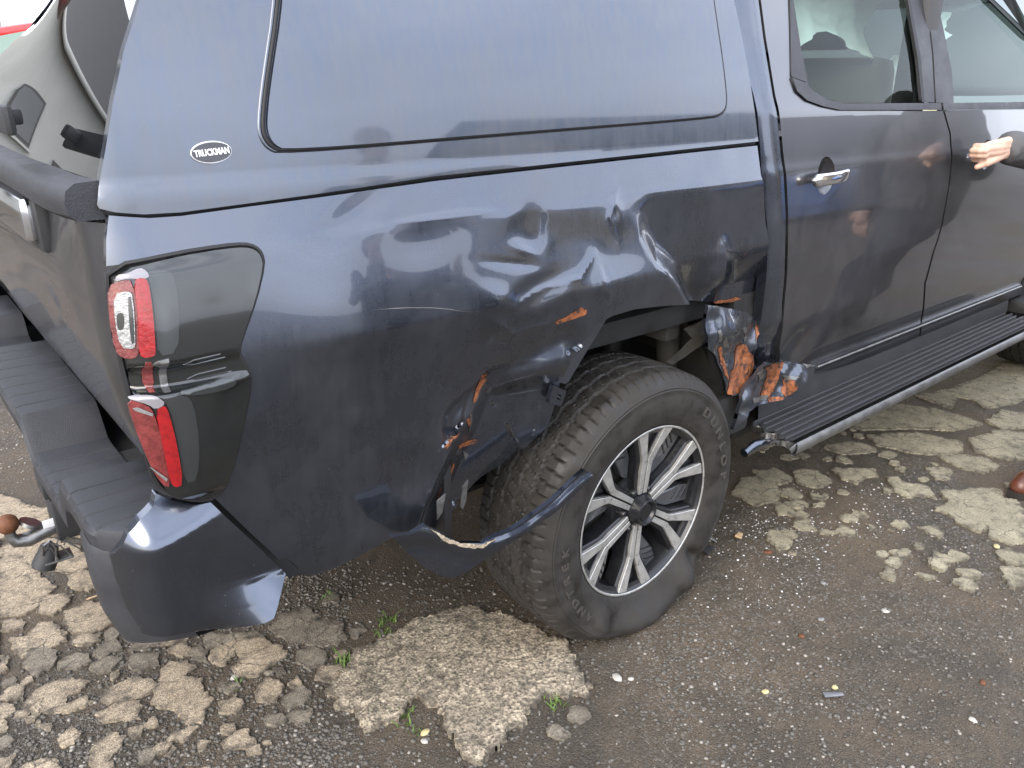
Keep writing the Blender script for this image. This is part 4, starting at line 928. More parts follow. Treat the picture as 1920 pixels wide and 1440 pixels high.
for k_ in range(5):
    t = .12+.18*k_; a = steppt(t, 0, zs-.004); b_ = steppt(t+.06, 0, zs-.016); box('step_web', (a[0]-.006, min(a[1], b_[1]), b_[2]), (a[0]+.02, max(a[1], b_[1]), a[2]+.004), M_alu, st, .001)
loft('step_riser', [[(xi+.03+s, yi-.004, zs+.012), (xi+.03+s, yi+.0, zs+.05), (xi+.03+s, yi+.01, zs+.10), (xi+.05+s, yi-.02, zs+.125)] for s in (0, 1, 2.0)], M_black, st)
tube('step_bracket', [onp(q_, 1, .0) for q_ in ((1395, 850), (1412, 836), (1450, 828))]+[(xs0+.15, .12, zs-.03)], [.014, .018, .016, .02], M_paint, st, 8)
sc_ = onp((1913, 572), 1, .05); box('step_end_cap', (sc_[0]-.05, sc_[1]-.06, zs+.0), (sc_[0]+.25, sc_[1]+.04, zs+.06), M_black, st, .02)
# ---------------------------------------------------------------- torn metal around the arch
def S_crush(amp, base, s=9, f=14):
    return lambda x, z: base+amp*fbm(np.asarray(x)*f, np.asarray(z)*f*.8, s, 3)+amp*.9*np.abs(fbm(np.asarray(x)*f*.6+3, np.asarray(z)*f*.5, s+3, 2))
Sc1 = S_crush(.048, .030, 9, 8)
panel('torn_front_flange', pxp(PX(0,0,1,[(1328,572),(1350,575),(1400,585),(1421,604),(1419,640),(1412,690),(1398,742),(1372,742),(1362,735),(1355,700),(1342,668),(1328,655),(1324,620)]), Sc1), Sc1, M_dent, truck, sp=.006, th=.01)
def chip(name, px, S, off=.0018, m=None, jag=.004, sp=.004):
    P = resample(pxp(px, S), .004); P = P+jag*np.stack([fbm(P[:, 0]*90, P[:, 1]*90, 3, 2), fbm(P[:, 0]*90, P[:, 1]*90, 8, 2)], 1)
    return panel(name, P, S, m or M_orange, truck, sp=sp, th=.0008, off=off)
chip('primer_scrape', [(1382,650),(1396,642),(1404,660),(1413,672),(1409,700),(1400,735),(1378,740),(1364,738),(1366,720),(1370,700),(1376,685)], Sc1)
chip('primer_scrape', [(1345,655),(1352,650),(1362,690),(1366,712),(1358,700),(1350,680)], Sc1)
chip('primer_scrape', [(1416,605),(1421,603),(1422,625),(1417,640)], Sc1)
for q in [[(1345,620),(1350,618),(1352,640),(1346,642)], [(1392,618),(1397,612),(1401,632),(1396,640)], [(1356,640),(1362,630),(1366,650),(1358,652)]]: chip('bare_metal_or_highlight', q, Sc1, m=M_alu)
Sc2 = S_crush(.050, -.010, 21, 9)
panel('crushed_sill_corner', pxp([(1375,806),(1392,742),(1418,705),(1440,680),(1470,676),(1500,683),(1530,686),(1524,706),(1508,722),(1490,742),(1460,752),(1430,757),(1405,772),(1386,796)], Sc2), Sc2, M_dent, truck, sp=.0055, th=.012)
for q in [[(1436,690),(1450,682),(1470,680),(1462,695),(1456,715),(1448,735),(1436,748),(1424,750),(1432,725),(1438,705)], [(1470,706),(1490,712),(1496,725),(1484,738),(1472,745),(1464,735),(1468,720)], [(1440,748),(1470,744),(1462,752),(1442,754)]]: chip('primer_scrape', q, Sc2)
for q in [[(1466,704),(1500,706),(1492,711),(1470,712)], [(1410,748),(1440,740),(1436,750),(1412,756)], [(1420,700),(1430,690),(1432,706),(1422,716)], [(1505,682),(1528,684),(1512,690)]]: chip('bare_metal_or_highlight', q, Sc2, m=M_alu, off=.002)
for q in [[(1040,604),(1062,594),(1088,576),(1100,580),(1098,590),(1070,599),(1044,608)], [(1336,566),(1365,561),(1378,557),(1396,563),(1370,567),(1340,569)],
          [(903,703),(914,699),(912,712),(900,730),(893,752),(887,754),(890,738),(899,715)], [(874,787),(880,783),(884,792),(878,802)], [(832,838),(840,818),(857,808),(862,812),(848,825),(838,842)],
          [(858,836),(880,826),(898,822),(896,829),(876,835),(860,842)], [(845,880),(850,868),(853,872),(840,905),(826,930),(820,935),(832,905)]]: chip('primer_scrape', q, S_bed, jag=.003, sp=.003)
for q in [[(700,581),(740,576.5),(790,575.5),(838,578.5),(880,585),(838,580),(790,577),(740,578)], [(818,955),(822,930),(826,948),(822,985)], [(880,775),(884,778),(884,800),(878,815)], [(868,845),(878,852),(872,862)]]: chip('bare_metal_or_highlight', q, S_bed, m=M_alu, jag=.001, sp=.003)  # long first strip is a painted highlight on the crease, others bare metal
# arch edge strip, bracket, hanging shred
def stripS(y0, k=0): return lambda x, z: y0+k*(np.asarray(x)+.2)
panel('arch_edge_strip', pxp([(1112,612),(1138,597),(1118,630),(1092,672),(1066,716),(1060,720),(1046,716),(1068,672),(1090,640)], stripS(.012)), stripS(.012), M_dent, truck, sp=.01, th=.004)
panel('arch_bracket', pxp([(1038,722),(1062,734),(1060,742),(1052,762),(1030,756),(1033,740)], stripS(.012)), stripS(.012), M_paint, truck, sp=.01, th=.012, holes=[pxp([(1046,738),(1053,741),(1050,750),(1044,748)], stripS(.012))])
for q in [[(1252,680),(1285,650),(1310,625),(1330,612),(1322,640),(1290,665),(1262,684)], [(1285,618),(1322,600),(1330,640),(1310,650)]]:
    Sx = S_crush(.01, .10, 4, 20); panel('torn_liner_shred', pxp(q, Sx), Sx, M_liner, truck, sp=.012, th=.006)
# loose arch trim lying across the tyre
def S_trim(x, z):
    x = np.asarray(x, float); z = np.asarray(z, float)
    P = np.array([at_y(q, -.04) for q in [(735,1000),(800,985),(835,1003),(865,1017),(905,1017),(960,992),(1020,950),(1060,915),(1096,882)]]); zt = np.interp(x, P[:, 0], P[:, 1]); zt = np.mean([np.interp(x+k_, P[:, 0], P[:, 1]) for k_ in np.linspace(-.03, .03, 9)], 0)
    d = np.clip(zt-z, -.05, .3); return -.050+.004*np.exp(-(d/.008)**2)+.05*np.clip(d-.02, 0, .2)-.002*np.sin(np.minimum(d, .07)*90)+.006*fbm(x*12, z*12, 4, 2)+.02*sst(-.45, -.7, x)
tp = [(735,1006),(770,1002),(800,984),(822,996),(835,1006),(865,1019),(905,1019),(960,993),(1020,951),(1060,916),(1097,881),(1112,891),(1100,908),(1060,945),(1020,976),(985,1002),(950,1022),(905,1052),(880,1070),(850,1085),(828,1080),(800,1066),(765,1038)]
tr = panel('loose_arch_trim', pxp(tp, S_trim), S_trim, M_paint, truck, sp=.004, th=.012); tr['label'] = 'torn arch trim hanging across the flat tyre'
def S_edge(x, z): return S_trim(x, z)-.0
chip('bare_metal_or_highlight', [(806,990),(830,1004),(862,1019),(905,1021),(930,1010),(905,1027),(865,1026),(830,1012)], S_trim, m=M_conc, off=.002)
# hanging torn tabs
for q in [[(868,912),(878,900),(874,940),(868,955),(864,950)], [(820,940),(836,925),(830,960),(820,975)]]:
    Sx = stripS(.02); panel('torn_metal_tab', pxp(q, Sx), Sx, M_steel, truck, sp=.01, th=.003)
# ---------------------------------------------------------------- wheel housing and underbody
secs = []
for y in (.13, .20, .30, .42):
    secs.append([(-.02+.47*math.cos(t)*1.0, y, .42+.47*math.sin(t)) for t in np.linspace(.12, math.pi-.35, 40)])
ln = loft('arch_liner', secs, M_liner, truck)
for v in ln.data.vertices: v.co += Vector((0, 0, .015*mn.noise(v.co*9)))
box('inner_arch_wall', (-.60, .44, .30), (.60, .46, .95), M_dark, truck, 0)
box('bed_floor', (-1.10, .10, .80), (.34, 1.76, .86), M_dark, truck, .01)
for y0 in (.46, 1.28): box('chassis_rail', (-1.15, y0, .52), (3.6, y0+.08, .66), M_dark, truck, .01)
tube('rear_axle', [(0, .12, .36), (0, .93, .36), (0, 1.74, .36)], .045, M_dark, truck, 16)
tube('differential', [(-.14, .93, .36), (0, .93, .36), (.14, .93, .36)], [.05, .13, .05], M_dark, truck, 16)
for y0 in (.40, 1.40):
    for k_ in range(4): tube('leaf_spring', [(-.62+.09*k_, y0, .50-.018*k_), (-.3, y0, .40-.012*k_), (0, y0, .37-.012*k_), (.3, y0, .40-.012*k_), (.62-.09*k_, y0, .50-.018*k_)], .012, M_dark, truck, 6, flat=2.5)
tube('damper', [(.17, .36, .36), (.24, .38, .62), (.28, .40, .85)], [.024, .03, .03], M_liner, truck, 12)
tube('damper', [(.30, .20, .50), (.31, .22, .70), (.32, .24, .88)], [.02, .035, .04], M_liner, truck, 12)
box('under_bed_light_block', (-.98, .34, .50), (-.60, 1.6, .64), M_dark, truck, .04); box('under_cab_light_block', (.55, .12, .34), (2.55, 1.74, .40), M_dark, truck, .02); box('mud_flap', (-.60, .06, .40), (-.58, .30, .66), M_rubber, truck, .004)  # unseen blocks under bed and cab, added to darken the ground below
box('body_mount', (.20, .14, .74), (.26, .22, .93), M_liner, truck, .01)
box('cab_rear_lower', (.40, .07, .50), (.50, 1.79, .92), M_dark, truck, 0)
box('floor_pan', (.42, .10, .48), (2.7, 1.76, .52), M_dark, truck, 0)
tube('exhaust_pipe', [(-.9, .42, .42), (-.5, .40, .45), (.7, .5, .45), (2, .5, .42)], .03, M_steel, truck, 10)
tube('spare_wheel_edge', [(-.72+.34*math.cos(t), .93+.34*math.sin(t), .52) for t in np.linspace(0, 2*math.pi, 40, endpoint=False)], .10, M_dark, truck, 10, True)
Sd = stripS(.19); box('sill_inner_crumple', (.36, .05, .42), (.52, .14, .56), M_dark, truck, .02)
# far side of the bed
farpanel('far_bed_side', [(-1.16, .56), (-.52, .56), (-.46, .80), (-.25, .92), (.25, .92), (.46, .80), (.40, .56), (.40, 1.25), (-1.17, 1.25)], lambda x, z: pbed_s(z)+plan(x)*1.0, M_paint, truck)
# ---------------------------------------------------------------- wheels
M_letter = mat('raised_tyre_lettering', (.055, .05, .045), .5)
M_blade = mat('grey_alloy_blade', (.13, .135, .145), .35, .6, coat=.5, var=.2, vscale=20)
M_tyre = mat('dusty_tyre_rubber', (.024, .0215, .0185), .7, var=.45, vscale=18, bump=.3, bscale=260)
def tyre_mesh(flat=True):
    N_ = 560; prf = [(.006, .238), (-.004, .247), (-.010, .258), (-.0145, .27), (-.0175, .283), (-.0195, .297), (-.0200, .312), (-.0190, .326), (-.0170, .337), (-.0180, .340), (-.0178, .343), (-.0150, .345), (-.0155, .349), (-.013, .352), (-.008, .360), (-.001, .368), (.007, .3745), (.014, .379), (.020, .382)]
    tr_ = [(y, .387-.004*((y-.13)/.11)**2) for y in np.arange(.024, .238, .0031)]
    prf = prf+tr_+[(.246, .378), (.256, .368), (.264, .355), (.268, .33), (.268, .30), (.262, .27), (.25, .245), (.24, .238)]
    prf = np.array(prf); K = len(prf); th = np.linspace(0, 2*math.pi, N_, endpoint=False)
    TH, PY = np.meshgrid(th, prf[:, 0], indexing='ij'); _, PR = np.meshgrid(th, prf[:, 1], indexing='ij')
    tread = (PY > .0) & (PR > .362)
    nl = 76; ph = TH*nl/(2*math.pi)
    gro = np.zeros_like(PR)
    for yc, zz in ((.062, .0035), (.108, .0045), (.155, .0045), (.200, .0035)):
        tri = np.abs(((ph*.5) % 1)-.5)*4-1; dd = np.abs(PY-yc-zz*tri); gro = np.maximum(gro, np.clip(1-(dd/.0052)**4, 0, 1))
    sh = (PY < .062) | (PY > .200); lat = np.abs(((ph+.35*(PY-.13)/.1) % 1)-.5)
    sip = np.clip(1-(lat/.085)**3, 0, 1)*np.where(sh, 1.0, .0)*(PY > .002); 
    lat2 = np.abs(((ph*1.0+.5+1.2*(PY-.13)/.1) % 1)-.5); sip2 = np.clip(1-(lat2/.06)**3, 0, 1)*(~sh)*.7
    dep = np.where(tread, np.maximum(np.maximum(gro*.009, sip*.0075*sst(-.01, .012, PY)), sip2*.007), 0)
    RR = PR-dep; x = RR*np.cos(TH); z = RR*np.sin(TH); y = PY.copy()
    # lug notches on the shoulder
    if flat:
        h = -z-(WZ-.004); ov = np.clip(-z-(WZ-.03), 0, 1); under = h > 0
        fr = np.clip((PR-.245)/.14, 0, 1)
        side = np.where(y < .13, -1, 1)
        bl = sst(0, .11, np.clip(-z-.235, 0, 1))*np.exp(-(x/.20)**2)
        y = y+side*bl*.044*np.sin(np.pi*np.clip(fr*1.15, 0, 1))**.8
        z = np.where(z < 0, z*(1-.0*bl), z)
        # squash: the section between rim and ground is shortened
        low = np.clip((-z-.245)/(.142), 0, 1); z = np.where(-z > .245, -(.245+(WZ-.002-.245)*np.minimum(1, (low*1.0)**.85*1.36)), z)
        # creases in the sagging wall
        an = np.arctan2(z, x); cr_ = np.exp(-((an+1.0)/.13)**2)*np.sin(np.pi*fr)**2; cr2 = np.exp(-((an+.80)/.07)**2)*np.sin(np.pi*fr)**2
        y = y-.030*cr_*(y < .1)+.030*cr2*(y < .1)-.018*np.exp(-((an+2.15)/.12)**2)*np.sin(np.pi*fr)**2*(y < .1)
    idx = np.arange(N_*K).reshape(N_, K); a = idx[:, :-1]; b = np.roll(idx, -1, 0)[:, :-1]; c = np.roll(idx, -1, 0)[:, 1:]; d = idx[:, 1:]
    V = np.stack([x.ravel(), y.ravel(), z.ravel()], 1); F = np.stack([a.ravel(), b.ravel(), c.ravel(), d.ravel()], 1)
    return V, F
def add_tyre(flat, parent):
    V, F = tyre_mesh(flat); V[:, 1] = np.where(V[:, 1] > 0, V[:, 1]*.93, V[:, 1]); V[:, [0, 2]] *= np.where((np.hypot(V[:, 0], V[:, 2]) > .36) & (V[:, 2] > -.2), .985, 1)[:, None] if False else 1; me = bpy.data.meshes.new('tyre'); me.vertices.add(len(V)); me.vertices.foreach_set('co', V.ravel()); me.loops.add(F.size); me.loops.foreach_set('vertex_index', F.ravel().astype(np.int32))
    me.polygons.add(len(F)); me.polygons.foreach_set('loop_start', np.arange(0, F.size, 4, dtype=np.int32)); me.update(calc_edges=True); me.materials.append(M_tyre)
    o = link('tyre', me, parent); sharp(o, 38); return o
def lathe(name, pr, m, parent, n=96, ang=35, closed=False):
    return loft(name, [[(r*math.cos(t), y, r*math.sin(t)) for t in np.linspace(0, 2*math.pi, n, endpoint=False)] for y, r in pr], m, parent, closed=True, ang=ang)
def extr(name, polys, y0, y1, m, parent, bev=.0012, tilt=None):
    """prisms in the wheel plane, front face towards -y; tilt(x,z)->dy"""
    bm = bmesh.new()
    for P in polys:
        vs_ = [bm.verts.new((a, y0, b)) for a, b in P]; f = bm.faces.new(vs_); r_ = bmesh.ops.extrude_face_region(bm, geom=[f])
        for v in [g_ for g_ in r_['geom'] if isinstance(g_, bmesh.types.BMVert)]: v.co.y = y1
    bmesh.ops.recalc_face_normals(bm, faces=bm.faces)
    if bev: bmesh.ops.bevel(bm, geom=[e for e in bm.edges], offset=bev, segments=1, affect='EDGES')
    if tilt:
        for v in bm.verts: v.co.y += tilt(v.co.x, v.co.z)
    me = bpy.data.meshes.new(name); bm.to_mesh(me); bm.free(); me.materials.append(m); return sharp(link(name, me, parent), 30)
PH0 = R(85.2); print('spoke angle', math.degrees(PH0))
def rotp(P, a): return [(x*math.cos(a)-y*math.sin(a), x*math.sin(a)+y*math.cos(a)) for x, y in P]
def dish(x, z): r = math.hypot(x, z); return -.001+.024*(1-min(1, (r/.24)**2))-0.012*math.exp(-(r/.06)**2)
def make_wheel(loc, flat, full=True):
    w_ = empty('rear_wheel' if full else 'wheel'); w_.parent = truck; w_.location = loc
    add_tyre(flat, w_)
    lathe('rim_barrel', [(.010, .222), (.003, .240), (-.002, .2445), (-.004, .2435), (-.003, .2385), (.003, .2345), (.010, .2300), (.03, .2265), (.07, .222), (.15, .218), (.24, .218), (.245, .24)], M_alloydark, w_)
    lathe('rim_lip', [(-.0042, .2440), (-.0052, .2428), (-.0046, .2392), (-.003, .2378)], M_machined, w_)
    body = []; face = []; webs = []; ribs_ = []
    for k in range(6):
        a = PH0+k*math.pi/3
        for s in (-1, 1):
            arm = [(.046, s*.0024), (.148, s*.0024), (.158, s*.0060), (.2400, s*.0330), (.2300, s*.0670), (.158, s*.0270), (.140, s*.0200), (.046, s*.0165)]
            face.append(rotp(arm, a)); 
            bd_ = [(.040, s*.001), (.152, s*.001), (.236, s*.030), (.226, s*.078), (.152, s*.035), (.10, s*.027), (.042, s*.024)]; body.append(rotp(bd_, a))
        webs.append(rotp([(.158, 0), (.222, .030), (.222, -.030)], a))
    def ring_of(name, polys, y0, y1, m_, bev, n=6, label=None):
        p0 = extr(name, polys, y0, y1, m_, w_, bev, dish)
        for k in range(1, n):
            c_ = p0.copy(); C.objects.link(c_); c_.parent = w_; c_.rotation_euler = (0, -k*2*math.pi/n, 0)
    ring_of('alloy_spoke_body', body[:2], .0085, .055, M_alloydark, .003)
    ring_of('alloy_spoke_face', face[:1], .000, .016, M_machined, .0012)
    ring_of('alloy_spoke_face', face[1:2], .000, .016, M_machined, .0012)
    ring_of('alloy_blade', [rotp([(.080, .026), (.148, .035), (.222, .082), (.200, .122), (.165, .110), (.120, .072), (.090, .048)], PH0)], .034, .060, M_blade, .003)
    ring_of('alloy_web', webs[:1], .020, .045, M_alloydark, .001)
    for j in range(3):
        a = PH0+.5*math.pi/3
        ring_of('alloy_rib', [rotp([(.165+j*.014, -.062), (.170+j*.014, -.064), (.200+j*.008, -.020), (.195+j*.008, -.019)], PH0)] if False else [rotp([(.152+j*.016, .060+j*.008), (.157+j*.016, .060+j*.008), (.157+j*.016, .098+j*.008), (.152+j*.016, .098+j*.008)], PH0)], .031, .05, M_alloydark, .001)
    lathe('hub_cap', [(-.002, .001), (-.002, .022), (.001, .026), (-.008, .030), (-.010, .034), (-.008, .038), (.010, .042), (.045, .050)], M_alloydark, w_, 48)
    for k in range(6):
        a = PH0+(k+.5)*math.pi/3; c_ = (.060*math.cos(a), .060*math.sin(a)); tube('wheel_nut', [(c_[0], .050, c_[1]), (c_[0], .020, c_[1]), (c_[0], .016, c_[1])], [.010, .0098, .006], M_chrome if False else M_alloydark, w_, 6)
    lathe('hub_plate', [(.040, .035), (.042, .085), (.06, .09)], M_alloydark, w_, 48)
    lathe('brake_drum', [(.085, .02), (.085, .145), (.09, .155), (.16, .16)], M_dark, w_, 64)
    if full:
        obs = []
        def word(s, a0, step, size, r0):
            for i, ch in enumerate(s):
                if ch == ' ': continue
                a = a0-i*step; tm = text_mesh(ch, size, .0022, .0010); tm.materials.append(M_letter)
                for v in tm.vertices:
                    rr = r0+v.co.y*.85; aa = a-v.co.x/r0*1.15; yy = -.0197-v.co.z-.0006+.9*max(0, abs(rr-.309)-.012)**1*.25
                    X_, Z_ = rr*math.cos(aa), rr*math.sin(aa)
                    if flat and Z_ < -.16:
                        fr = min(max((rr-.245)/.14, 0), 1); bl = float(sst(0, .11, max(0, -Z_-.235)))*math.exp(-(X_/.20)**2); yy -= bl*.036*math.sin(math.pi*min(1, fr*1.15))**.8
                    v.co = Vector((X_, yy, Z_))
                obs.append(link('l', tm))
        word('DUNLOP', R(50), R(9.5), .042, .309); word('GRANDTREK', R(228)+R(14), R(8), .034, .309)
        for o_ in obs: o_.name = 'tyre_letter'; o_.parent = w_
    return w_
wheel = make_wheel((0, 0, WZ), True); wheel['label'] = 'flat rear wheel with scraped six-spoke alloy rim'
fw = make_wheel((3.30, 0.0, .387), False, False); fw.name = 'front_wheel'
def dup(root, loc, rz, parent=None, name=None):
    r_ = root.copy(); C.objects.link(r_); r_.location = loc; r_.rotation_euler = (0, 0, rz)
    for ch in list(root.children): c_ = ch.copy(); C.objects.link(c_); c_.parent = r_
    return r_
dup(fw, (3.30, 1.86, .387), math.pi).name = 'front_wheel'; dup(fw, (0, 1.86, .387), math.pi).name = 'far_rear_wheel'
# ---------------------------------------------------------------- rest of the cab
farpanel('far_door_panel', [(.42, .54), (2.62, .54), (2.62, 1.33), (.45, 1.34)], lambda x, z: pdoor(z), M_cab, truck)
def frame_far():
    out_ = [(.42, 1.34), (2.62, 1.33), (2.30, 1.50), (1.95, 1.70), (.42, 1.72)]
    h1 = [(.66, 1.37), (1.36, 1.37), (1.33, 1.66), (.62, 1.66)]; h2 = [(1.52, 1.37), (2.38, 1.36), (2.18, 1.50), (1.90, 1.66), (1.46, 1.66)]
    V, F = fill(out_, .06, [h1, h2]); return mesh('far_window_frame', [(a, 1.86-float(pdoor(b)), b) for a, b in V], F, M_step, truck, False)
frame_far()
for l_ in ([(.66, 1.37), (1.36, 1.37), (1.33, 1.66), (.62, 1.66)], [(1.52, 1.37), (2.38, 1.36), (2.18, 1.50), (1.90, 1.66), (1.46, 1.66)]):
    mesh('far_window_glass', [(a, 1.86-float(pdoor(b)), b) for a, b in l_], [tuple(range(len(l_)))], M_glass, truck, False)
loft('cab_roof', [[(x, y, 1.76+.05*math.sin(math.pi*min(1, max(0, (x-.3)/2.2)))**.5*(1-abs((y-.93)/.76)**4*.8)) for y in np.linspace(.17, 1.69, 14)] for x in np.linspace(.40, 1.98, 12)], M_cab, truck)
M_wind = glassmat('windscreen_glass', (.9, .97, .93)); M_wind.node_tree.nodes['Fresnel'].inputs[0].default_value = 1.2
panel('roof_side_rail', [(.45, 1.685), (1.62, 1.71), (1.95, 1.725), (1.86, 1.775), (.47, 1.775)], lambda x, z: S_door(x, z)-.006+1.6*np.clip(z-1.74, 0, 1), M_cab, truck, sp=.02, th=.02)
loft('windscreen', [[(x, .12+(1.62-.0)*t+(x-1.98)*-.1*(1-2*t), 1.72-(x-1.98)*.56) for t in np.linspace(0, 1, 8)] for x in np.linspace(1.98, 2.75, 6)], M_wind, truck)
loft('bonnet', [[(x, y, 1.28-.10*((x-2.7)/1.1)**2-.05*abs((y-.93)/.85)**3) for y in np.linspace(.09, 1.77, 14)] for x in np.linspace(2.68, 3.85, 10)], M_cab, truck)
def S_fen(x, z): return pdoor(np.minimum(z, 1.3))+.02*np.clip((np.asarray(x)-3.3)/.5, 0, 1)**2
arch = [(3.30+.47*math.cos(t), .40+.46*math.sin(t)) for t in np.linspace(math.pi, 0, 18)]
panel('front_wing', [(2.64, .56)]+arch+[(3.82, .5), (3.92, .55), (3.94, 1.14), (3.3, 1.24), (2.66, 1.28)], S_fen, M_cab, truck, sp=.05)
farpanel('far_wing', [(2.64, .56)]+arch+[(3.82, .5), (3.92, .55), (3.94, 1.14), (3.3, 1.24), (2.66, 1.28)], S_fen, M_cab, truck)
box('front_end', (3.86, .10, .45), (4.02, 1.76, 1.16), M_cab, truck, .05); box('front_grille', (4.01, .5, .75), (4.04, 1.36, 1.05), M_black, truck, .01)
box('engine_block', (2.85, .45, .55), (3.8, 1.4, 1.08), M_dark, truck, .02)
box('cab_rear_wall', (.40, .12, .92), (.44, 1.74, 1.36), M_cab, truck, .01)
# ---- interior
ci = empty('cabin_interior'); ci.parent = truck
def seat(x, y, w2, back=.62, lean=.18, nm='seat'):
    box(nm+'_cushion', (x, y-w2, .78), (x+.50, y+w2, .94), M_seat, ci, .05)
    o = box(nm+'_backrest', (-.06, -w2, 0), (.08, w2, back), M_seat, ci, .05); o.rotation_euler = (0, -lean, 0); o.location = (x+.02, y, .88)
    if w2 < .4:
        h = box('headrest', (-.05, -.14, 0), (.05, .14, .19), M_seat, ci, .045); h.rotation_euler = (0, -lean, 0); h.location = (x-.11, y, 1.52)
seat(.62, .93, .66, .56, .12, 'rear_seat'); seat(1.50, .50, .25); seat(1.50, 1.36, .25)
box('dashboard', (2.25, .14, 1.00), (2.70, 1.72, 1.24), M_trim, ci, .05); box('centre_console', (1.6, .84, .6), (2.3, 1.02, .98), M_trim, ci, .03)
tube('steering_wheel', [(2.12+.09*math.sin(t), .50+.18*math.cos(t), 1.20+.16*math.sin(t)) for t in np.linspace(0, 2*math.pi, 28, endpoint=False)], .016, M_trim, ci, 8, True)
box('steering_boss', (2.10, .43, 1.15), (2.2, .57, 1.26), M_trim, ci, .03)
box('inner_pillar', (1.36, .12, .9), (1.46, .20, 1.70), M_trim, ci, .02); box('far_inner_pillar', (1.38, 1.62, .9), (1.50, 1.70, 1.70), M_trim, ci, .02)
tube('seat_belt', [(1.42, .19, 1.66), (1.40, .20, 1.3), (1.38, .22, .95)], .022, M_trim, ci, 6, flat=.2)
# deployed airbags hanging at the windows
def drape(name, x0, x1, zt, zb, y0, seed, mm=M_airbag, sag=.1):
    n1, n2 = 46, 30; V = []; F = []
    for j in range(n2+1):
        for i in range(n1+1):
            u, v = i/n1, j/n2; x = x0+(x1-x0)*u; zbot = zb(u); z = zt-(zt-zbot)*v
            fold = .045*mn.noise(Vector((u*5+seed, v*1.4, seed)))+.018*mn.noise(Vector((u*13, v*5, seed*2)))
            V.append((x+.02*mn.noise(Vector((u*3, v*4, seed+5))), y0+fold+.05*math.sin(math.pi*v), z))
    for j in range(n2):
        for i in range(n1): k = j*(n1+1)+i; F.append((k, k+1, k+n1+2, k+n1+1))
    return mesh(name, V, F, mm, ci)
_ab = np.array([at_y(q_, .30) for q_ in [(1488,100),(1505,80),(1535,62),(1560,58),(1600,92),(1640,124),(1656,118),(1662,60),(1664,-20)]])
drape('side_airbag', _ab[0, 0]-.02, _ab[-1, 0], 1.72, lambda u: float(np.interp(_ab[0, 0]-.02+(_ab[-1, 0]-_ab[0, 0]+.02)*u, _ab[:, 0], _ab[:, 1])), .30, 1.3)
drape('curtain_airbag', .95, 1.36, 1.72, lambda u: 1.36+.10*abs(math.sin(u*5))-.02*u+.12*(1-u), .55, 4.2)
drape('curtain_airbag', .50, 1.5, 1.72, lambda u: 1.50-.08*math.sin(u*6), 1.60, 7.7)
drape('front_airbag', 2.05, 2.35, 1.52, lambda u: 1.30+.05*math.sin(u*9), .55, 9.1)

loft('headliner', [[(x, y, 1.69) for y in np.linspace(.18, 1.68, 4)] for x in (.45, 1.2, 1.95)], mat('pale_headliner', (.5, .5, .48), .9), ci)
# ---------------------------------------------------------------- people
def remesh(name, obs, vox, m, parent=None, smooth=3):
    o = join(name+'_raw', obs)
    md = o.modifiers.new('r', 'REMESH'); md.mode = 'VOXEL'; md.voxel_size = vox; md.use_smooth_shade = True
    if smooth: sm_ = o.modifiers.new('s', 'SMOOTH'); sm_.iterations = smooth; sm_.factor = .6
    bpy.context.view_layer.update(); dg = bpy.context.evaluated_depsgraph_get(); me = bpy.data.meshes.new_from_object(o.evaluated_get(dg)); bpy.data.objects.remove(o)
    me.name = name; me.materials.clear(); me.materials.append(m); me.polygons.foreach_set('use_smooth', [True]*len(me.polygons)); return link(name, me, parent)
def limb(pts, rs, seg=16, flat=None):
    obs = []
    P = [Vector(p) for p in pts]
    o = tube('t', P, rs, M_skin, None, seg); obs.append(o)
    for p, r_ in zip(P, rs):
        bm = bmesh.new(); bmesh.ops.create_uvsphere(bm, u_segments=seg, v_segments=8, radius=r_*.995)
        for v in bm.verts: v.co += p
        me = bpy.data.meshes.new('s'); bm.to_mesh(me); bm.free(); me.materials.append(M_skin); obs.append(link('s', me))
    return obs
def ball(c, s, rot=None):
    bm = bmesh.new(); bmesh.ops.create_uvsphere(bm, u_segments=20, v_segments=12, radius=1)
    for v in bm.verts:
        q = Vector((v.co.x*s[0], v.co.y*s[1], v.co.z*s[2])); q = rot @ q if rot else q; v.co = q+Vector(c)
    me = bpy.data.meshes.new('b'); bm.to_mesh(me); bm.free(); me.materials.append(M_skin); return [link('b', me)]
def head(c, fw, sc=1.0):
    """head centred at c looking along fw (unit, horizontal)"""
    f = Vector(fw).normalized(); s = f.cross(Vector((0, 0, 1))); rot = Matrix((s, f, Vector((0, 0, 1)))).transposed(); c = Vector(c)
    o = ball(c+Vector((0, 0, .03)), (.075*sc, .095*sc, .11*sc), rot)+ball(c+rot @ Vector((0, .02, -.05)), (.058*sc, .07*sc, .075*sc), rot)
    o += ball(c+rot @ Vector((0, .098, -.012)), (.012, .018, .024), rot)+ball(c+rot @ Vector((0, .085, -.055)), (.026, .012, .010), rot)+ball(c+rot @ Vector((0, .085, -.09)), (.022, .016, .016), rot)
    for k in (-1, 1): o += ball(c+rot @ Vector((k*.077, 0, 0)), (.008, .018, .03), rot)+ball(c+rot @ Vector((k*.032, .080, .025)), (.014, .010, .008), rot)
    return o, rot
M_hair = mat('dark_hair', (.03, .022, .018), .6, bump=.5, bscale=200)
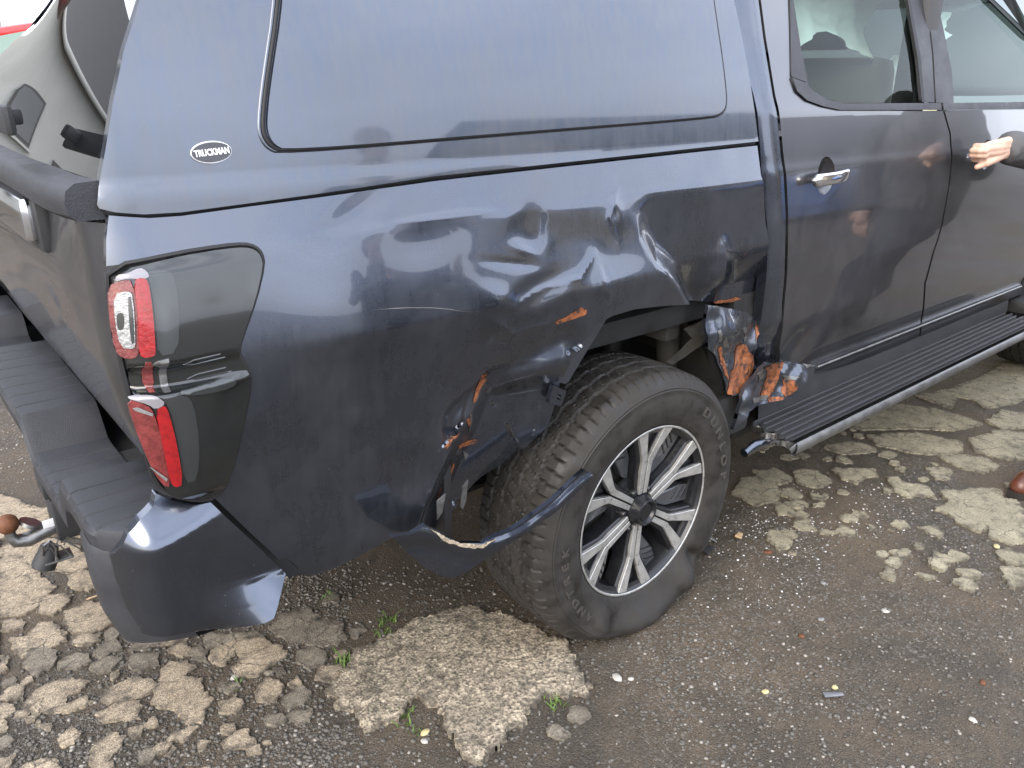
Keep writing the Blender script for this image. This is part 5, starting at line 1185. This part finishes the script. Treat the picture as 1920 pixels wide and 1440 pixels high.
def figure(name, label, J, face, hands, vox=.006, jacket=M_jacket, trousers=M_jeans):
    """J: joints; body is one continuous mesh, clothes and hair are its children"""
    hd_, rot = head(J['head'], face)
    B = hd_+limb([J['neck'], Vector(J['head'])-Vector((0, 0, .04))], [.055, .052])
    B += limb([J['pelvis'], J['chest'], J['neck']], [.14, .15, .06])
    for s in 'LR':
        B += limb([J['sh'+s], J['el'+s], J['wr'+s]], [.05, .042, .027])
        B += limb([J['pelvis'], J['kn'+s], J['an'+s]], [.09, .055, .04])+hands(s)
    body = remesh(name, B, vox, M_skin, None, 2)
    tag(body, label, 'person')
    c = Vector(J['head'])
    Jk = limb([J['pelvis'], J['chest'], Vector(J['neck'])-Vector((0, 0, .03))], [.175, .19, .09])+ball(Vector(J['pelvis'])+Vector((0, 0, -.04)), (.20, .16, .12))
    for s in 'LR': 
        wv = Vector(J['wr'+s]); ev = Vector(J['el'+s]); d = (ev-wv).normalized()
        Jk += limb([J['chest'] if False else J['sh'+s], J['el'+s], wv+d*.012], [.078, .068, .058])
    jk = remesh('jacket', Jk, .008, jacket, body, 4)
    for v in jk.data.vertices: v.co += Vector((1, .6, .4))*.006*mn.noise(v.co*22)+Vector((.5, 1, .2))*.004*mn.noise(v.co*50)
    Tr = []
    for s in 'LR': Tr += limb([J['pelvis'], J['kn'+s], Vector(J['an'+s])+Vector((0, 0, -.03))], [.14, .085, .072])
    remesh('trousers', Tr, .010, trousers, body, 3)
    up = limb([c+Vector((0, 0, .05)), c+rot @ Vector((0, -.03, .06))], [.093, .088])+ball(c+rot @ Vector((0, -.04, .02)), (.085, .075, .10), rot)
    h = remesh('hair', up, .006, M_hair, body, 2)
    for s in 'LR':
        a = Vector(J['an'+s]); t = Vector(J['toe'+s]); d = (t-a); d.z = 0; d.normalize(); a0 = Vector((a.x, a.y, 0)); t0 = Vector((t.x, t.y, 0))
        sh = limb([a0-d*.03+Vector((0, 0, .052)), a0+d*.05+Vector((0, 0, .055)), t0-d*.075+Vector((0, 0, .045)), t0-d*.040+Vector((0, 0, .040))], [.038, .042, .044, .036])+limb([a0+Vector((0, 0, .06)), a0+Vector((0, 0, .12))], [.042, .045])
        shoe = remesh('shoe', sh, .005, M_leather, body, 2)
        for v in shoe.data.vertices: v.co.z = max(v.co.z, .022)
        n_ = Vector((-d.y, d.x, 0)); secs = []
        for i in range(15):
            u = i/14; p = a0-d*.065+(t0-a0+d*.07)*u; wd = .042*math.sin(math.pi*min(max(u*.9+.05, 0), 1))**.45*(1.08 if u > .5 else .95); secs.append([p+n_*wd+Vector((0, 0, .002)), p-n_*wd+Vector((0, 0, .002)), p-n_*wd+Vector((0, 0, .026)), p+n_*wd+Vector((0, 0, .026))])
        loft('shoe_sole', secs, M_sole, body, closed=True, caps=True)
    return body
# person opening the front door: right hand round the handle, thumb below
Wv = Vector(onp((1893, 276), 1, -.085)); Hc = Vector((hc[0], float(S_door(hc[0:1], hc[1:2])[0])-.045, hc[1])); print('wrist', Wv, 'handle', Hc)
def grip(s):
    if s == 'L':
        w2 = Vector(JA['wrL']); d = (w2-Vector(JA['elL'])).normalized(); o = limb([w2, w2+d*.05, w2+d*.085], [.028, .034, .03])
        for k in range(4): b_ = w2+d*.085+Vector((0, (k-1.5)*.017, 0)); o += limb([b_, b_+d*.035, b_+d*.055+Vector((.01, 0, -.005)), b_+d*.07+Vector((.022, 0, -.01))], [.0095, .009, .0085, .007], 10)
        t_ = w2+d*.03+Vector((0, -.03, 0)); return o+limb([t_, t_+d*.03+Vector((0, -.015, 0)), t_+d*.055+Vector((0, -.018, 0))], [.013, .011, .009], 10)
    o = []
    K = [Vector(onp(p, 1, y)) for p, y in (((1852, 272), -.075), ((1850, 280), -.080), ((1850, 288), -.080), ((1852, 296), -.075))]     # knuckles, little to index
    wr = [Wv+Vector((0, 0, .02-.013*i)) for i in range(4)]
    for i in range(4): o += limb([wr[i]+Vector((0, .0, 0)), wr[i]*.45+K[i]*.55+Vector((0, -.006, 0)), K[i]], [.019, .0165, .0115], 12)
    tip = [(-.014, -.002, -.003), (-.022, .014, -.004), (-.018, .036, -.005), (-.002, .046, -.005)]
    for i in range(4):
        L_ = [.85, 1.0, 1.05, .95][i]; pts = [K[i]]+[K[i]+Vector(t_)*L_+Vector((0, 0, -.001*i)) for t_ in tip]; o += limb(pts, [.0115, .0108, .0100, .0095, .008], 12)
    tb = [Wv+Vector((-.02, 0, -.012)), Vector(onp((1866, 297), 1, -.085)), Vector(onp((1849, 306), 1, -.080)), Vector(onp((1832, 313), 1, -.060))]
    o += limb(tb, [.021, .0165, .013, .0095], 12)
    return o
JA = dict(pelvis=(2.42, -.46, .93), chest=(2.44, -.46, 1.27), neck=(2.42, -.45, 1.47), head=(2.38, -.44, 1.60), shR=(2.38, -.28, 1.40), elR=(2.20, -.16, 1.12), wrR=tuple(Wv),
          shL=(2.44, -.64, 1.40), elL=(2.46, -.72, 1.12), wrL=(2.34, -.68, .88), knR=(2.0, -.52, .50), anR=(1.90, -.47, .10), toeR=(1.66, -.40, 0), knL=(2.48, -.60, .50), anL=(2.62, -.62, .10), toeL=(2.37, -.66, 0))
t_ = at_z((1897, 935)); JA['toeR'] = (t_[0], t_[1], 0); JA['anR'] = (t_[0]+.24, t_[1]-.035, .10); JA['knR'] = (t_[0]+.46, t_[1]-.06, .52)
figure('person', 'person in dark quilted jacket and brown shoes pulling the front door handle', JA, (-1, .25, 0), grip, .0028)
# the one taking the picture, mirrored in the panel
def holdp(s):
    w2 = Vector(JB['wr'+s]); d = Vector((0, .1, .06)); o = limb([w2, w2+d*.5], [.026, .034])
    for k in range(4): b_ = w2+d*.5+Vector(((k-1.5)*.016, 0, .01)); o += limb([b_, b_+Vector((0, .03, .02)), b_+Vector((0, .04, .045))], [.009, .0085, .007], 8)
    return o+limb([w2+d*.4+Vector((.03, 0, 0)), w2+d*.8+Vector((.04, 0, .03))], [.011, .009], 8)
bx_, by_ = .22, -1.85
JB = dict(pelvis=(bx_, by_, .94), chest=(bx_, by_+.02, 1.30), neck=(bx_, by_+.05, 1.50), head=(bx_, by_+.10, 1.64), shR=(bx_+.19, by_, 1.43), elR=(bx_+.34, by_+.10, 1.20), wrR=(bx_+.12, by_+.32, 1.36),
          shL=(bx_-.19, by_, 1.43), elL=(bx_-.34, by_+.10, 1.20), wrL=(bx_-.12, by_+.32, 1.36), knR=(bx_+.13, by_+.03, .50), anR=(bx_+.16, by_, .10), toeR=(bx_+.2, by_+.2, 0), knL=(bx_-.13, by_+.03, .50), anL=(bx_-.16, by_, .10), toeL=(bx_-.2, by_+.2, 0))
pb = figure('person', 'standing person with raised arms, seen as a dark reflection in the bed side', JB, (0, 1, 0), holdp, .008)
ph_ = box('phone', (bx_-.075, by_+.385, 1.385), (bx_+.075, by_+.393, 1.46), M_rubber, None, .003); tag(ph_, 'dark phone held up by the person reflected in the bed side', 'phone')
# ---------------------------------------------------------------- surroundings
M_render = mat('pale_rendered_wall', (.34, .35, .335), .9, var=.10, vscale=.9)
M_cream = mat('cream_painted_wall', (.82, .72, .38), .85, var=.22, vscale=1.5, bump=.3, bscale=20)
M_creamb = mat('cream_boards', (.80, .72, .50), .7, var=.15, vscale=3)
M_slate = mat('dark_slate_roof', (.055, .055, .055), .8, var=.35, vscale=6, bump=.6, bscale=14)
M_beige = mat('beige_stone_wall', (.30, .26, .19), .9, var=.2, vscale=2.0)
M_pane = mat('window_pane', (.02, .023, .025), .05, coat=1)
M_redc = mat('red_car_paint', (.55, .02, .015), .25, coat=1)
M_bluec = mat('blue_car_paint', (.03, .10, .30), .3, coat=1)
M_greenp = mat('green_tinted_pane', (.20, .45, .36), .15, coat=1)
def house(name, label, x0, x1, yf, yb, he, hr, mw, front, wins=(), roof=True, cat='house'):
    e = empty(name, ((x0+x1)/2, (yf+yb)/2, 0)); tag(e, label, cat); off = Vector(e.location)
    def P(o):
        o.parent = e; o.location = -off; return o
    P(box('wall', (x0, min(yf, yb), -.1), (x1, max(yf, yb), he), mw, None, 0))
    ym = (yf+yb)/2
    if roof:
        mesh_ = mesh('roof', [(x0-.3, yf-.3*front*-1, he-.05), (x1+.3, yf+.3*front, he-.05), (x1+.3, ym, hr), (x0-.3, ym, hr), (x0-.3, yb-.3*front, he-.05), (x1+.3, yb-.3*front, he-.05)], [(0, 1, 2, 3), (3, 2, 5, 4)], M_slate, None, False)
        sd_ = mesh_.modifiers.new('t', 'SOLIDIFY'); sd_.thickness = .12; P(mesh_)
        P(tube('gutter', [(x0-.3, yf+.34*front, he-.06), (x1+.3, yf+.34*front, he-.06)], .07, M_render, None, 8))
        P(mesh('gable', [(x0, yf, he), (x0, yb, he), (x0, ym, hr-.1), (x1, yf, he), (x1, yb, he), (x1, ym, hr-.1)], [(0, 1, 2), (3, 5, 4)], mw, None, False))
    for (a, b, c, d, kind) in wins:
        if kind == 'w':
            f = box('window', (a-.06, min(yf, yf+.05*front), b-.06), (c+.06, max(yf, yf+.05*front), d+.06), M_slate if mw == M_render else M_creamb, None, 0); P(f)
            g_ = box('pane', (a, min(yf, yf+.06*front), b), (c, max(yf, yf+.06*front), d), M_pane, None, 0); g_.parent = f
            s_ = box('sill', (a-.12, min(yf, yf+.14*front), b-.12), (c+.12, max(yf, yf+.14*front), b-.07), mw, None, 0); s_.parent = f
        else:
            f = box('door', (a, min(yf, yf+.05*front), b), (c, max(yf, yf+.05*front), d), M_creamb, None, 0); P(f)
            n_ = int((c-a)/.22)
            for i in range(n_): q_ = box('board', (a+(c-a)*i/n_+.012, min(yf+.05*front, yf+.08*front), b), (a+(c-a)*(i+1)/n_-.012, max(yf+.05*front, yf+.08*front), d), M_creamb, None, .01); q_.parent = f
    return e
house('rendered_house', 'grey rendered house with slate roof and square windows, mirrored in the rear glass', -15, .5, 11.5, 18, 3.6, 6.6, M_render, -1, [(-3.0, 1.7, -2.2, 2.5, 'w'), (-4.9, .9, -4.1, 1.8, 'w'), (-7.6, 1.6, -6.6, 2.6, 'w'), (-11, 1.0, -10, 2.4, 'w')])
house('cream_outbuilding', 'cream painted building with boarded doors seen through the cab windows', 6.5, 34, 4.2, 9, 5.2, 7, M_cream, -1, [(9.2, 0, 10.6, 3.2, 'd'), (12.6, 0, 14.0, 3.4, 'd'), (17, 0, 21, 4.2, 'd'), (15, 1, 16, 2, 'w')])
house('beige_stone_house', 'beige stone house with slate roof, mirrored in the door panels', 9, 26, -9.5, -15, 2.6, 4.4, M_beige, 1, [(12, 1, 13, 2, 'w'), (16, 0, 18, 2.2, 'd'), (20, 1, 21.2, 2.1, 'w')])
# iron railing mirrored in the rear glass
ir = empty('iron_railing', (-2.6, 7.0, 0)); tag(ir, 'black iron railing in front of the rendered house, mirrored in the rear glass', 'railing')
for z in (.15, .95): tube('rail', [(-1.4, 0, z), (1.4, 0, z)], .015, M_black, ir, 6)
for i in range(19): tube('baluster', [(-1.35+.15*i, 0, 0), (-1.35+.15*i, 0, 1.0)], .009, M_black, ir, 6)
def car(name, label, loc, rz, paintm, glassm, h=1.75, Lg=4.2):
    c_ = empty(name, loc); c_.rotation_euler = (0, 0, rz); tag(c_, label, 'car')
    st_ = [(-.5, .45, .85, .70), (-.49, .62, .95, .86), (-.44, .95, 1.0, .88), (-.30, .98, 1.0, .9), (.1, .98, 1.0, .9), (.28, .95, 1.0, .9), (.42, .86, .95, .88), (.5, .55, .8, .7)]
    secs = []
    for t, zt, k, kk in st_:
        x = t*Lg; s = []
        for y, z in ((-.86, .32), (-.88, .55), (-.87, .8), (-.78, zt*1.0 if zt < .8 else .98), (0, zt if zt < .8 else 1.0), (.78, zt if zt < .8 else .98), (.87, .8), (.88, .55), (.86, .32)): s.append((x, y*k, min(z, zt+.05)))
        secs.append(s)
    loft('car_body', secs, paintm, c_, caps=True)
    rf = [(-.44, 1.0, .78), (-.40, h-.12, .62), (-.30, h, .60), (.08, h-.02, .60), (.14, h-.10, .62), (.27, 1.0, .76)]
    loft('roof', [[(t*Lg, y, z) for y in np.linspace(-w_, w_, 5)] for t, z, w_ in rf[1:5]], paintm, c_)
    for s in (-1, 1):
        f_ = mesh('side_window', [(-.41*Lg, s*.77, 1.0), (.26*Lg, s*.76, 1.0), (.13*Lg, s*.62, h-.12), (-.38*Lg, s*.62, h-.12)], [(0, 1, 2, 3)], glassm, c_, False)
        tube('roof_rail', [(-.40*Lg, s*.64, h-.10), (-.30*Lg, s*.63, h-.02), (.08*Lg, s*.63, h-.04), (.27*Lg, s*.78, 1.0)], .035, paintm, c_)
        tube('window_pillar', [(-.12*Lg, s*.775, 1.0), (-.12*Lg, s*.62, h-.08)], .03, M_black, c_)
        for xx in (-.32, .32): tube('wheel', [(xx*Lg, s*.72, .32), (xx*Lg, s*.90, .32)], [.32, .32], M_tyre, c_, 28)
    mesh('rear_window', [(-.445*Lg, -.74, 1.0), (-.445*Lg, .74, 1.0), (-.405*Lg, .6, h-.12), (-.405*Lg, -.6, h-.12)], [(0, 1, 2, 3)], glassm, c_, False)
    mesh('windscreen', [(.28*Lg, -.74, 1.0), (.28*Lg, .74, 1.0), (.14*Lg, .6, h-.1), (.14*Lg, -.6, h-.1)], [(3, 2, 1, 0)], glassm, c_, False)
    return c_
car('red_car', 'red car with green tinted window parked beyond the truck, top left corner', (1.15, 4.3, 0), 0, M_redc, M_greenp, 1.74)
car('blue_car', 'blue car parked in the yard, mirrored low in the front door', (9.0, -4.6, 0), R(170), M_bluec, M_pane, 1.45)
